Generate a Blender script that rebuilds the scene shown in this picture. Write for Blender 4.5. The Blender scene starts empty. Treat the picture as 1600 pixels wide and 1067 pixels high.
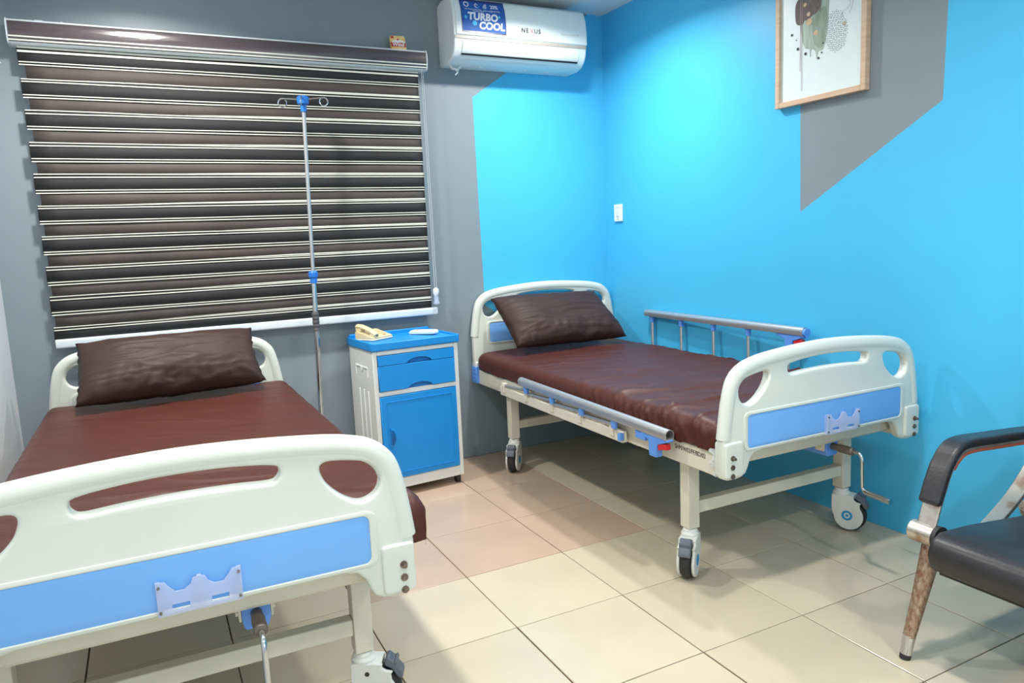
import bpy, bmesh, math, random
from mathutils import Vector, Matrix, noise
random.seed(7)
PI = math.pi
S = bpy.context.scene
COL = S.collection

# ------------------------------------------------------------------ camera
cam_d = bpy.data.cameras.new('camera')
cam_d.sensor_width = 36.0
cam_d.lens = 1135.6 / 1600.0 * 36.0
cam_d.clip_start = 0.05
cam = bpy.data.objects.new('camera', cam_d)
COL.objects.link(cam)
_r = Vector((0.89153785, -0.45081818, -0.04385469))
_u = Vector((0.10160519, 0.10469724, 0.98930019))
_f = Vector((0.44140305, 0.88645443, -0.13914702))
M = Matrix.Identity(4)
for i in range(3):
    M[i][0] = _r[i]; M[i][1] = _u[i]; M[i][2] = -_f[i]
M[0][3], M[1][3], M[2][3] = -2.5367, -3.6677, 1.2034
cam.matrix_world = M
S.camera = cam

# ------------------------------------------------------------------ world, exposure
W = bpy.data.worlds.new('world'); S.world = W
W.use_nodes = True
W.node_tree.nodes['Background'].inputs[0].default_value = (0.93, 0.97, 1.0, 1)
W.node_tree.nodes['Background'].inputs[1].default_value = 2.2
S.view_settings.view_transform = 'Standard'
S.view_settings.look = 'None'
S.view_settings.gamma = 1.0
S.view_settings.use_curve_mapping = False
S.view_settings.exposure = 0.35

# room
XL, CEIL, YF = -3.075, 2.45, -5.2
CORNX = -0.045                       # the right wall is a hair out of square
DOWNLIGHTS = [(-0.70, -0.70), (-2.45, -0.70), (-1.05, -2.35), (-2.45, -2.35), (-1.05, -3.95), (-2.45, -3.90)]  # last pair is unseen, added for more light from above
DL_POWER = [18.0, 22.0, 12.0, 11.5, 11.5, 10.0]
for i, (x, y) in enumerate(DOWNLIGHTS):
    L = bpy.data.lights.new('downlight_glow', 'AREA')
    L.shape = 'DISK'; L.size = 0.135; L.energy = DL_POWER[i]
    L.color = (1.0, 0.965, 0.91)
    L.spread = math.radians(150)
    o = bpy.data.objects.new('downlight_glow', L); COL.objects.link(o)
    o.location = (x, y, CEIL - 0.018)

# ------------------------------------------------------------------ materials
def lin(c):
    return tuple(((v / 255.0) / 12.92 if v / 255.0 <= 0.04045 else ((v / 255.0 + 0.055) / 1.055) ** 2.4) for v in c)
MATS = {}
def mat(name, rgb, rough=0.5, metal=0.0, spec=0.5, var=0.0, vscale=8.0, bump=0.0, bscale=60.0, trans=0.0, alpha=1.0,
        emis=None, coat=0.0, sheen=0.0, rgb2=None, stretch=None, srgb=True, objrand=0.0, lo=0.35, hi=0.65):
    if name in MATS: return MATS[name]
    m = bpy.data.materials.new(name); m.use_nodes = True
    nt = m.node_tree; b = nt.nodes['Principled BSDF']
    c = lin(rgb) if srgb else rgb
    b.inputs['Base Color'].default_value = (*c, 1)
    b.inputs['Roughness'].default_value = rough
    b.inputs['Metallic'].default_value = metal
    b.inputs['Specular IOR Level'].default_value = spec
    b.inputs['Transmission Weight'].default_value = trans
    b.inputs['Alpha'].default_value = alpha
    b.inputs['Coat Weight'].default_value = coat
    b.inputs['Sheen Weight'].default_value = sheen
    if emis:
        b.inputs['Emission Color'].default_value = (*emis[0], 1); b.inputs['Emission Strength'].default_value = emis[1]
    tc = nt.nodes.new('ShaderNodeTexCoord'); mp = nt.nodes.new('ShaderNodeMapping')
    nt.links.new(tc.outputs['Object'], mp.inputs[0])
    if stretch: mp.inputs['Scale'].default_value = stretch
    if var or rgb2:
        n = nt.nodes.new('ShaderNodeTexNoise'); n.inputs['Scale'].default_value = vscale
        n.inputs['Detail'].default_value = 6
        nt.links.new(mp.outputs[0], n.inputs['Vector'])
        rp = nt.nodes.new('ShaderNodeValToRGB')
        rp.color_ramp.elements[0].position = lo; rp.color_ramp.elements[1].position = hi
        c2 = (lin(rgb2) if srgb else rgb2) if rgb2 else tuple(v * (1 - var) for v in c)
        c1 = c if rgb2 else tuple(min(1, v * (1 + var)) for v in c)
        rp.color_ramp.elements[0].color = (*c2, 1); rp.color_ramp.elements[1].color = (*c1, 1)
        nt.links.new(n.outputs['Fac'], rp.inputs[0])
        out = rp.outputs[0]
        if objrand:
            oi = nt.nodes.new('ShaderNodeObjectInfo'); hs = nt.nodes.new('ShaderNodeHueSaturation')
            ma = nt.nodes.new('ShaderNodeMapRange'); ma.inputs['To Min'].default_value = 1 - objrand; ma.inputs['To Max'].default_value = 1 + objrand
            nt.links.new(oi.outputs['Random'], ma.inputs[0]); nt.links.new(ma.outputs[0], hs.inputs['Value'])
            nt.links.new(out, hs.inputs['Color']); out = hs.outputs[0]
        nt.links.new(out, b.inputs['Base Color'])
    if bump:
        n2 = nt.nodes.new('ShaderNodeTexNoise'); n2.inputs['Scale'].default_value = bscale; n2.inputs['Detail'].default_value = 4
        nt.links.new(mp.outputs[0], n2.inputs['Vector'])
        bp = nt.nodes.new('ShaderNodeBump'); bp.inputs['Strength'].default_value = bump; bp.inputs['Distance'].default_value = 0.01
        nt.links.new(n2.outputs['Fac'], bp.inputs['Height']); nt.links.new(bp.outputs[0], b.inputs['Normal'])
    MATS[name] = m
    return m

m_blue = mat('blue_wall_paint', (74, 188, 236), 0.42, var=0.03, vscale=1.5, bump=0.05, bscale=25)
m_grey = mat('grey_wall_paint', (130, 144, 152), 0.42, var=0.03, vscale=1.5, bump=0.05, bscale=25)
m_white_wall = mat('white_wall_paint', (212, 216, 220), 0.5, var=0.04, vscale=2, bump=0.05, bscale=25)
m_ceil = mat('ceiling_paint', (232, 234, 236), 0.7, var=0.03, vscale=2)
m_grout = mat('tile_grout', (84, 66, 50), 0.9, var=0.3, vscale=30)
m_tile = mat('cream_tile', (196, 185, 162), 0.2, spec=0.5, var=0.04, vscale=3, objrand=0.04)
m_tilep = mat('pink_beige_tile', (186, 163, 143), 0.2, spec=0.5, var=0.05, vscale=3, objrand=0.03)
m_plastic = mat('cream_white_plastic', (212, 218, 210), 0.38, var=0.015, vscale=5)
m_frame = mat('cream_powder_coat', (212, 209, 192), 0.42, var=0.03, vscale=8)
m_panelblue = mat('light_blue_panel', (116, 176, 242), 0.4, var=0.01)
m_bluepl = mat('blue_plastic', (92, 148, 230), 0.4, var=0.02)
m_sheet = mat('brown_satin_sheet', (76, 36, 27), 0.46, spec=0.32, var=0.06, vscale=6)
m_pillow = mat('dark_brown_pillowcase', (60, 42, 39), 0.55, spec=0.25, var=0.06, vscale=6)
m_core = mat('foam_core', (60, 34, 28), 0.8, var=0.05)
m_alu = mat('brushed_aluminium', (188, 190, 192), 0.38, metal=0.75, var=0.05, vscale=20, stretch=(20, 1, 20))
m_chrome = mat('chrome', (206, 208, 210), 0.16, metal=1.0, var=0.05, vscale=12)
m_grip = mat('ribbed_grey_grip', (112, 104, 98), 0.4, metal=0.5, var=0.2, vscale=60)
m_red = mat('red_plastic', (206, 34, 42), 0.4, var=0.03)
m_dark = mat('dark_rubber', (40, 40, 42), 0.6, var=0.1, vscale=30)
m_pedal = mat('slate_grey_plastic', (92, 100, 110), 0.5, var=0.05)
m_castor = mat('white_castor_plastic', (222, 224, 220), 0.4, var=0.03)
m_ring = mat('sky_blue_print', (40, 150, 205), 0.5, var=0.02)
m_bolt = mat('bolt_steel', (128, 116, 106), 0.4, metal=0.8, var=0.2, vscale=80)
m_clear = mat('frosted_clear_plastic', (206, 218, 246), 0.3, alpha=0.42, var=0.03)
m_film = mat('torn_plastic_film', (225, 230, 230), 0.2, alpha=0.45, var=0.05)
m_cab = mat('cabinet_white', (222, 224, 220), 0.42, var=0.015)
m_cabblue = mat('cabinet_blue', (16, 140, 218), 0.42, var=0.015)
m_ink = mat('black_ink', (40, 40, 42), 0.6, var=0.05)
m_acwhite = mat('air_conditioner_white', (226, 234, 234), 0.40, var=0.01)
m_actrim = mat('warm_grey_trim', (176, 168, 160), 0.35, var=0.03)
m_slot = mat('dark_slot', (36, 34, 34), 0.7, var=0.1)
m_sticker = mat('blue_sticker', (14, 92, 178), 0.55, rgb2=(20, 74, 160), vscale=6)
m_stickedge = mat('sticker_navy_edge', (36, 48, 110), 0.3, var=0.1)
m_white = mat('white_print', (238, 242, 244), 0.5, var=0.01)
m_cyan = mat('cyan_print', (70, 196, 240), 0.5, var=0.02)
m_nex = mat('logo_grey', (50, 52, 56), 0.4, var=0.05)
m_pink = mat('logo_pink', (190, 140, 140), 0.4, var=0.05)
m_faint = mat('faint_print', (206, 214, 206), 0.4, var=0.02)
m_blinddark = mat('dark_blind_fabric', (31, 31, 33), 0.75, var=0.08, vscale=10, bump=0.1, bscale=300)
m_blindsheer = mat('taupe_blind_fabric', (70, 63, 60), 0.7, var=0.15, vscale=5, bump=0.1, bscale=300)
m_stripe = mat('blind_white_stripe', (226, 226, 214), 0.6, var=0.03)
m_headcover = mat('dark_glossy_cassette_strip', (78, 68, 72), 0.22, spec=0.8, coat=0.6, rgb2=(56, 48, 52), vscale=4, stretch=(0.6, 6, 6), bump=0.12, bscale=14)
m_railwhite = mat('blind_rail_white', (218, 228, 232), 0.35, var=0.02)
m_bead = mat('clear_bead_plastic', (206, 214, 216), 0.25, var=0.03)
m_wood = mat('pale_wood_frame', (218, 190, 164), 0.5, rgb2=(206, 174, 146), vscale=5, stretch=(1, 1, 14))
m_paper = mat('print_paper', (226, 240, 240), 0.35, var=0.01)
m_vinyl = mat('black_vinyl', (40, 40, 44), 0.38, spec=0.5, var=0.1, vscale=10, bump=0.08, bscale=120)
m_rust = mat('pitted_chrome', (200, 194, 184), 0.3, metal=0.8, rgb2=(150, 112, 84), vscale=14, lo=0.30, hi=0.5)
m_rustleg = mat('rusty_chrome', (196, 178, 156), 0.38, metal=0.6, rgb2=(128, 78, 52), vscale=120, stretch=(1, 1, 0.5), lo=0.28, hi=0.74)
m_redtrim = mat('red_brown_strap', (172, 88, 66), 0.5, var=0.08)
m_phone = mat('ivory_phone_plastic', (226, 206, 160), 0.42, var=0.02)
m_phone2 = mat('pale_ivory_phone_base', (224, 216, 192), 0.42, var=0.02)
m_key = mat('phone_key', (206, 192, 150), 0.5, var=0.03)
m_keyred = mat('phone_red_key', (220, 120, 90), 0.5, var=0.03)
m_lens = mat('downlight_lens', (255, 250, 240), 0.5, emis=((1.0, 0.965, 0.91), 20.0), var=0.01)
m_soapred = mat('soap_red', (188, 26, 34), 0.4, var=0.03)
m_soapcream = mat('soap_cream', (236, 214, 160), 0.4, rgb2=(236, 180, 90), vscale=40)
m_glass = mat('fill_window_glass', (240, 250, 250), 0.02, alpha=0.08, var=0.01)

# ------------------------------------------------------------------ mesh helpers
def obj(name, bm, m, parent=None, smooth=False, bevel=0.0, seg=2, mtx=None):
    me = bpy.data.meshes.new(name)
    if mtx is not None: bm.transform(mtx)
    bmesh.ops.recalc_face_normals(bm, faces=bm.faces)
    bm.to_mesh(me); bm.free()
    for x in (m if isinstance(m, (list, tuple)) else [m]): me.materials.append(x)
    return link(name, me, parent, smooth, bevel, seg)
def link(name, me, parent=None, smooth=False, bevel=0.0, seg=2):
    o = bpy.data.objects.new(name, me); COL.objects.link(o)
    if parent: o.parent = parent
    if smooth:
        for p in me.polygons: p.use_smooth = True
        try: me.set_sharp_from_angle(angle=math.radians(38))
        except Exception: pass
    if bevel:
        b = o.modifiers.new('bevel', 'BEVEL'); b.width = bevel; b.segments = seg; b.limit_method = 'ANGLE'
        b.harden_normals = False
        for p in me.polygons: p.use_smooth = True
        try: me.set_sharp_from_angle(angle=math.radians(50))
        except Exception: pass
    return o
def box(bm, x0, x1, y0, y1, z0, z1, mtx=None):
    v = [Vector((x, y, z)) for z in (z0, z1) for y in (y0, y1) for x in (x0, x1)]
    if mtx is not None: v = [mtx @ q for q in v]
    v = [bm.verts.new(q) for q in v]
    for f in ((0, 2, 3, 1), (4, 5, 7, 6), (0, 1, 5, 4), (2, 6, 7, 3), (0, 4, 6, 2), (1, 3, 7, 5)):
        bm.faces.new([v[i] for i in f])
def bx(*a, **k):
    bm = bmesh.new(); box(bm, *a, **k); return bm
def frames(pts):
    T = []
    n = len(pts)
    for i in range(n):
        a = pts[max(i - 1, 0)]; b = pts[min(i + 1, n - 1)]
        T.append((b - a).normalized())
    up = Vector((0, 0, 1))
    if abs(T[0].dot(up)) > 0.9: up = Vector((0, 1, 0))
    N = (up - T[0] * up.dot(T[0])).normalized()
    out = []
    for t in T:
        N = (N - t * N.dot(t)); N = N.normalized()
        out.append((t, N, t.cross(N)))
    return out
def tube(bm, pts, r, seg=10, cap=True, flat=None, closed=False):
    """swept tube; r may be number or list; flat=(a,b) gives an elliptic section (a along N, b along B)"""
    pts = [Vector(p) for p in pts]
    fr = frames(pts)
    rings = []
    for i, (p, (t, N, B)) in enumerate(zip(pts, fr)):
        rr = r[i] if isinstance(r, (list, tuple)) else r
        a, b = (flat[0] * rr, flat[1] * rr) if flat else (rr, rr)
        rings.append([bm.verts.new(p + N * a * math.cos(2 * PI * k / seg) + B * b * math.sin(2 * PI * k / seg)) for k in range(seg)])
    m = len(rings)
    for i in range(m if closed else m - 1):
        A, Bq = rings[i], rings[(i + 1) % m]
        for k in range(seg):
            bm.faces.new((A[k], A[(k + 1) % seg], Bq[(k + 1) % seg], Bq[k]))
    if cap and not closed:
        bm.faces.new(rings[0][::-1]); bm.faces.new(rings[-1])
def cyl(bm, a, b, r, seg=16, r2=None):
    tube(bm, [a, b], [r, r if r2 is None else r2], seg)
def strap(bm, pts, w, t):
    """flat band along pts lying in a plane y = const: width w along y, thickness t"""
    pts = [Vector(p) for p in pts]; rings = []
    for i, p in enumerate(pts):
        d = (pts[min(i + 1, len(pts) - 1)] - pts[max(i - 1, 0)]).normalized()
        n = Vector((-d.z, 0, d.x))
        rings.append([bm.verts.new(p + Vector((0, sy * w / 2, 0)) + n * sn * t / 2) for sy, sn in ((-1, -1), (1, -1), (1, 1), (-1, 1))])
    for A, B in zip(rings, rings[1:]):
        for k in range(4): bm.faces.new((A[k], A[(k + 1) % 4], B[(k + 1) % 4], B[k]))
    bm.faces.new(rings[0][::-1]); bm.faces.new(rings[-1])
def lathe(bm, prof, seg=24, mtx=None):
    rings = []
    for r, z in prof:
        ring = []
        for k in range(seg):
            v = Vector((r * math.cos(2 * PI * k / seg), r * math.sin(2 * PI * k / seg), z))
            ring.append(bm.verts.new(mtx @ v if mtx is not None else v))
        rings.append(ring)
    for A, B in zip(rings, rings[1:]):
        for k in range(seg): bm.faces.new((A[k], A[(k + 1) % seg], B[(k + 1) % seg], B[k]))
    bm.faces.new(rings[0][::-1]); bm.faces.new(rings[-1])
def prism(bm, poly, d0, d1, mtx=None):
    """extrude polygon (a,b) list: a->x, b->z, depth along y from d0 to d1"""
    f = lambda a, b, d: (mtx @ Vector((a, d, b))) if mtx is not None else Vector((a, d, b))
    A = [bm.verts.new(f(a, b, d0)) for a, b in poly]; B = [bm.verts.new(f(a, b, d1)) for a, b in poly]
    n = len(poly)
    bm.faces.new(A); bm.faces.new(B[::-1])
    for k in range(n): bm.faces.new((A[k], B[k], B[(k + 1) % n], A[(k + 1) % n]))
def catmull(P, n=6, closed=True):
    P = [Vector((*p, 0)) if len(p) == 2 else Vector(p) for p in P]; out = []
    m = len(P)
    for i in range(m if closed else m - 1):
        p0, p1, p2, p3 = (P[(i - 1) % m], P[i], P[(i + 1) % m], P[(i + 2) % m]) if closed else (P[max(i - 1, 0)], P[i], P[i + 1], P[min(i + 2, m - 1)])
        for k in range(n):
            t = k / n
            out.append(0.5 * ((2 * p1) + (-p0 + p2) * t + (2 * p0 - 5 * p1 + 4 * p2 - p3) * t * t + (-p0 + 3 * p1 - 3 * p2 + p3) * t ** 3))
    if not closed: out.append(P[-1])
    return out
def rrect(x0, x1, y0, y1, r, n=5):
    out = []
    for cx, cy, a0 in ((x1 - r, y1 - r, 0), (x0 + r, y1 - r, 90), (x0 + r, y0 + r, 180), (x1 - r, y0 + r, 270)):
        for k in range(n + 1):
            a = math.radians(a0 + 90 * k / n); out.append((cx + r * math.cos(a), cy + r * math.sin(a)))
    return out
XZ = Matrix(((1, 0, 0, 0), (0, 0, -1, 0), (0, 1, 0, 0), (0, 0, 0, 1)))      # curve plane -> upright, face towards -y
def plate(name, loops, thick, bevel, m, parent=None, mtx=XZ, smooth=True):
    """solid plate with holes from 2D loops, rounded edges, via a filled 2D curve turned into a mesh"""
    cu = bpy.data.curves.new(name, 'CURVE'); cu.dimensions = '2D'; cu.fill_mode = 'BOTH'
    cu.extrude = max(thick / 2 - bevel, 0.0); cu.bevel_depth = bevel; cu.bevel_resolution = 3 if bevel > 0.003 else 1
    cu.offset = -bevel
    for L in loops:
        sp = cu.splines.new('POLY'); sp.points.add(len(L) - 1); sp.use_cyclic_u = True
        for p, q in zip(sp.points, L): p.co = (q[0], q[1], 0, 1)
    t = bpy.data.objects.new(name, cu); COL.objects.link(t)
    dg = bpy.context.evaluated_depsgraph_get()
    me = bpy.data.meshes.new_from_object(t.evaluated_get(dg))
    bpy.data.objects.remove(t); bpy.data.curves.remove(cu)
    bm = bmesh.new(); bm.from_mesh(me); bpy.data.meshes.remove(me)
    bmesh.ops.remove_doubles(bm, verts=bm.verts, dist=1e-5)
    return obj(name, bm, m, parent, smooth=smooth, mtx=mtx)
def text(name, s, size, m, parent, mtx, shear=0.0, bold=0.0, depth=0.0004, align='LEFT', space=1.0):
    cu = bpy.data.curves.new(name, 'FONT'); cu.body = s; cu.size = size; cu.shear = shear; cu.offset = bold
    cu.extrude = depth; cu.align_x = align; cu.space_character = space; cu.resolution_u = 3
    t = bpy.data.objects.new(name, cu); COL.objects.link(t)
    dg = bpy.context.evaluated_depsgraph_get()
    me = bpy.data.meshes.new_from_object(t.evaluated_get(dg))
    bpy.data.objects.remove(t); bpy.data.curves.remove(cu)
    bm = bmesh.new(); bm.from_mesh(me); bpy.data.meshes.remove(me)
    return obj(name, bm, m, parent, mtx=mtx)
def T(x, y, z): return Matrix.Translation((x, y, z))
def RZ(a): return Matrix.Rotation(a, 4, 'Z')
def RX(a): return Matrix.Rotation(a, 4, 'X')
def RY(a): return Matrix.Rotation(a, 4, 'Y')
def thing(name, label, cat, loc=(0, 0, 0), rz=0.0, group=None):
    o = bpy.data.objects.new(name, None); COL.objects.link(o); o.empty_display_size = 0.1
    o.location = loc; o.rotation_euler = (0, 0, rz)
    return tag(o, label, cat, group)
def tag(o, label, cat, group=None):
    o['label'] = label; o['category'] = cat
    if group: o['group'] = group
    return o
def struct(o, label=None):
    o['kind'] = 'structure'
    if label: o['label'] = label
    return o
def place(o, loc, rz=0.0):
    o.location = loc; o.rotation_euler = (0, 0, rz); return o

# ------------------------------------------------------------------ the room
RWA = math.atan2(-CORNX, 1.9)
def rw(s, d=0.0, z=0.0):
    """point on the right wall: s metres from the corner, d metres off the wall"""
    return Vector((CORNX + s * math.sin(RWA) - d * math.cos(RWA), -s * math.cos(RWA) - d * math.sin(RWA), z))
RWM = Matrix.Translation((CORNX, 0, 0)) @ RZ(RWA - PI / 2)      # local x = along the wall from the corner, -y = into the room... see below
RLEN = 5.22
def wall(name, loops_mats, place_mtx, thick=0.12):
    """upright wall from polygons (a, z) with material index; front face at y = 0, thickness behind (+y)"""
    bm = bmesh.new()
    for poly, mi in loops_mats:
        f = bm.faces.new([bm.verts.new((a, 0, z)) for a, z in poly]); f.material_index = mi
    allp = [p for poly, _ in loops_mats for p in poly]
    a0, a1 = min(p[0] for p in allp), max(p[0] for p in allp); z0, z1 = min(p[1] for p in allp), max(p[1] for p in allp)
    q = [bm.verts.new((a, thick, z)) for a, z in ((a0, z0), (a1, z0), (a1, z1), (a0, z1))]
    p = [bm.verts.new((a, 0, z)) for a, z in ((a0, z0), (a1, z0), (a1, z1), (a0, z1))]
    bm.faces.new(q)
    for k in range(4): bm.faces.new((p[k], p[(k + 1) % 4], q[(k + 1) % 4], q[k]))
    return bm
# back wall: grey with a blue field right of x=-0.875, its top edge rising to the ceiling
zlow = 0.850 - (CORNX + 0.868) * 0.73
bw = wall('wall_back', [([(XL, 0), (CORNX, 0), (CORNX, zlow), (-0.868, 0.850), (-0.882, 1.962), (-0.14, CEIL), (XL, CEIL)], 0),
                        ([(-0.868, 0.850), (CORNX, zlow), (CORNX, CEIL), (-0.14, CEIL), (-0.882, 1.962)], 1)], None)
struct(obj('wall_back', bw, [m_grey, m_blue]))
# right wall in its own frame: x = distance from the corner, y=0 front face
ppoly = [(1.413, 1.265), (2.014, 1.618), (2.030, CEIL), (1.400, CEIL)]
rwb = wall('wall_right', [(ppoly, 0), ([(0, 0), (1.413, 0), (1.413, 1.265), (1.400, CEIL), (0, CEIL)], 1),
                          ([(1.413, 0), (2.014, 0), (2.014, 1.618), (1.413, 1.265)], 1),
                          ([(2.014, 0), (RLEN, 0), (RLEN, CEIL), (2.030, CEIL), (2.014, 1.618)], 1)], None)
o = struct(obj('wall_right', rwb, [m_grey, m_blue])); place(o, (CORNX, 0, 0), RWA - PI / 2)
lw = bx(-0.12, 0, 0, 5.2, 0, CEIL)
struct(place(obj('wall_left', lw, m_white_wall), (XL, YF, 0)))
ce = bmesh.new(); box(ce, XL - 0.12, 0.2, YF - 0.12, 0.12, CEIL, CEIL + 0.08)
struct(obj('ceiling', ce, m_ceil))
# front wall, behind the photographer, with an unseen wide window added for soft fill light
wx0, wx1, wz0, wz1 = -2.75, -0.45, 0.75, 2.15
fw = bmesh.new()
box(fw, XL, wx0, -0.12, 0, 0, CEIL); box(fw, wx1, 0.1, -0.12, 0, 0, CEIL)
box(fw, wx0, wx1, -0.12, 0, 0, wz0); box(fw, wx0, wx1, -0.12, 0, wz1, CEIL)
struct(place(obj('wall_front', fw, m_white_wall), (0, YF, 0)))
wf = bmesh.new()
for a in ((wx0, wx0 + .05), (wx1 - .05, wx1), ((wx0 + wx1) / 2 - .025, (wx0 + wx1) / 2 + .025)): box(wf, a[0], a[1], -0.09, -0.04, wz0, wz1)
for a in ((wz0, wz0 + .05), (wz1 - .05, wz1)): box(wf, wx0, wx1, -0.09, -0.04, a[0], a[1])
win = struct(place(obj('fill_window', wf, m_railwhite), (0, YF, 0)))
for k in (0, 1):
    a = wx0 + .05 if k == 0 else (wx0 + wx1) / 2 + .025
    obj('pane', bx(a, a + (wx1 - wx0) / 2 - .075, -0.068, -0.062, wz0 + .05, wz1 - .05), m_glass, win)

# floor: grout bed and one object per tile
fl = bx(XL - 0.1, 0.15, YF - 0.1, 0.1, -0.08, -0.0035)
floor = struct(obj('floor', fl, m_grout))
cx = [XL] + [-0.4077 - 0.4 * k for k in range(6, -1, -1)] + [-0.120, 0.04]
cx = [XL] + [v for v in cx[1:] if v > XL + 0.02]
ry = [0.0] + [-0.15 - 0.4 * k for k in range(13)]
ry = [v for v in ry if v > YF] + [YF]
GAP = 0.0016
TM = {}
def tile_mesh(w, d, m, nm):
    key = (round(w, 3), round(d, 3), nm)
    if key not in TM:
        bm = bmesh.new(); c = 0.0012
        rings = []
        for (ins, z) in ((0, -0.02), (0, -c), (c, 0)):
            rings.append([bm.verts.new((sx * (w / 2 - ins), sy * (d / 2 - ins), z)) for sx, sy in ((-1, -1), (1, -1), (1, 1), (-1, 1))])
        for A, B in zip(rings, rings[1:]):
            for k in range(4): bm.faces.new((A[k], A[(k + 1) % 4], B[(k + 1) % 4], B[k]))
        bm.faces.new(rings[-1])
        me = bpy.data.meshes.new('tile'); bm.to_mesh(me); bm.free(); me.materials.append(m); TM[key] = me
    return TM[key]
for i in range(len(cx) - 1):
    for j in range(len(ry) - 1):
        x0, x1 = cx[i], cx[i + 1]; y1, y0 = ry[j], ry[j + 1]
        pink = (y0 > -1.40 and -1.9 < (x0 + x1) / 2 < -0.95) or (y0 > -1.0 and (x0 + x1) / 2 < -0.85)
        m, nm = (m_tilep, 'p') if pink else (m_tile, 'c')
        g = GAP * (1.6 if random.random() < 0.3 else 1.0)
        t = link('tile', tile_mesh(x1 - x0 - 2 * g, y1 - y0 - 2 * GAP, m, nm), floor)
        t.location = ((x0 + x1) / 2, (y0 + y1) / 2, random.uniform(-0.0006, 0.0))
# recessed downlights, the rear pair added as unseen fill
for i, (x, y) in enumerate(DOWNLIGHTS):
    lab = ['round white recessed downlight in the ceiling in front of the air conditioner', 'round white recessed downlight in the ceiling above the bed at the blind',
           'round white recessed downlight in the ceiling above the black armchair', 'round white recessed downlight in the ceiling above the foot of the bed at the blind', 'round white recessed fill downlight added in the ceiling between the added window and the black armchair', 'round white recessed fill downlight added in the ceiling near the added window and the white wall'][i]
    t = thing('downlight', lab, 'ceiling light', (x, y, CEIL), group='recessed ceiling downlights')
    b = bmesh.new(); lathe(b, [(0.068, 0.0), (0.068, -0.006), (0.085, -0.010), (0.092, -0.006), (0.094, 0.0)], 32)
    obj('trim_ring', b, m_acwhite, t, smooth=True)
    b = bmesh.new(); lathe(b, [(0.068, 0.0), (0.068, -0.004), (0.02, -0.006)], 32)
    obj('lens', b, m_lens, t, smooth=True)

# ------------------------------------------------------------------ hospital beds
HW = 0.462                                     # half width of the end boards
def board_outline(dz):
    top = [(0.4615, 0.545), (0.457, 0.58), (0.4485, 0.65), (0.440, 0.70), (0.430, 0.735), (0.412, 0.763), (0.388, 0.781), (0.352, 0.793), (0.28, 0.8055), (0.14, 0.818), (0.0, 0.823)]
    low = [(0.0, 0.500), (0.300, 0.500), (0.330, 0.494), (0.347, 0.476), (0.356, 0.452), (0.366, 0.434), (0.385, 0.424), (0.410, 0.4205), (0.440, 0.422), (0.455, 0.428), (0.461, 0.440)]
    z = lambda q: (q[0], q[1] + dz) if q[1] >= 0.499 else q
    if dz: low = [(0.0, 0.500 + dz * 0.4), (0.300, 0.500 + dz * 0.4)] + low[2:]; 
    right = [q if (dz and q in low) else z(q) for q in low] + [z(q) for q in top]
    left = [(-a, b) for a, b in reversed(right)][1:-1]
    return right + left
def board_holes(dz):
    slot = [(-0.187, 0.753), (-0.176, 0.766), (-0.10, 0.776), (0, 0.7805), (0.10, 0.776), (0.176, 0.766), (0.187, 0.753), (0.182, 0.739), (0.165, 0.7325), (0.10, 0.7365), (0, 0.739), (-0.10, 0.7365), (-0.165, 0.7325), (-0.182, 0.739)]
    tear = [(0.268, 0.742), (0.283, 0.755), (0.33, 0.750), (0.372, 0.738), (0.392, 0.716), (0.394, 0.690), (0.382, 0.667), (0.352, 0.656), (0.318, 0.670), (0.282, 0.705)]
    up = lambda L: [(p.x, p.y + dz) for p in catmull(L, 4)]
    return [up(slot), up(tear), up([(-a, b) for a, b in reversed(tear)])]
def end_board(name, parent, y, dz, front):
    """front=True: foot board with face to -y"""
    th = 0.034
    sg = -1 if front else -1
    b = plate(name, [board_outline(dz)] + board_holes(dz), th, 0.009, m_plastic, parent, mtx=T(0, y, 0) @ XZ)
    # fat rounded rim over the arch and down the sides
    path = [(0.444, 0.553), (0.438, 0.60), (0.4295, 0.655), (0.421, 0.695), (0.410, 0.728), (0.393, 0.749), (0.372, 0.764), (0.345, 0.774), (0.28, 0.7865), (0.14, 0.799), (0.0, 0.804)]
    path = path[:-1] + [(-a, c) for a, c in reversed(path)]
    pts = [(p.x, y, p.y + dz) for p in catmull(path, 3, closed=False)]
    bm = bmesh.new(); tube(bm, pts, 0.0205, 14, flat=(1.0, 1.28))
    # flatten order: N is up for the arch
    obj('rim', bm, m_plastic, b, smooth=True)
    plate('ledge', [rrect(-0.378, 0.378, 0.506 + dz, 0.634 + dz, 0.022), list(reversed(rrect(-0.362, 0.362, 0.515 + dz, 0.623 + dz, 0.015)))], 0.006, 0.0025, m_plastic, b, mtx=T(0, y - th / 2 - 0.001, 0) @ XZ)
    plate('blue_panel', [rrect(-0.362, 0.362, 0.515 + dz, 0.623 + dz, 0.015)], 0.003, 0.001, m_panelblue, b, mtx=T(0, y - th / 2 - 0.0006, 0) @ XZ)['label'] = 'light blue inset panel'
    for s in (-1, 1):
        x0, x1 = sorted((s * 0.385, s * 0.4585))
        plate('corner_plate', [rrect(x0, x1, 0.432, 0.545, 0.01)], 0.052, 0.005, m_plastic, b, mtx=T(0, y, 0) @ XZ)
        if front:
            for zz in (0.438, 0.467, 0.497):
                bb = bmesh.new(); cyl(bb, (s * 0.431, y - 0.025, zz), (s * 0.431, y - 0.029, zz), 0.0085, 14)
                cyl(bb, (s * 0.431, y - 0.025, zz), (s * 0.431, y - (0.040 if zz > 0.49 else 0.032), zz), 0.005, 8)
                obj('bolt', bb, m_bolt, b, smooth=True)
    return b

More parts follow.
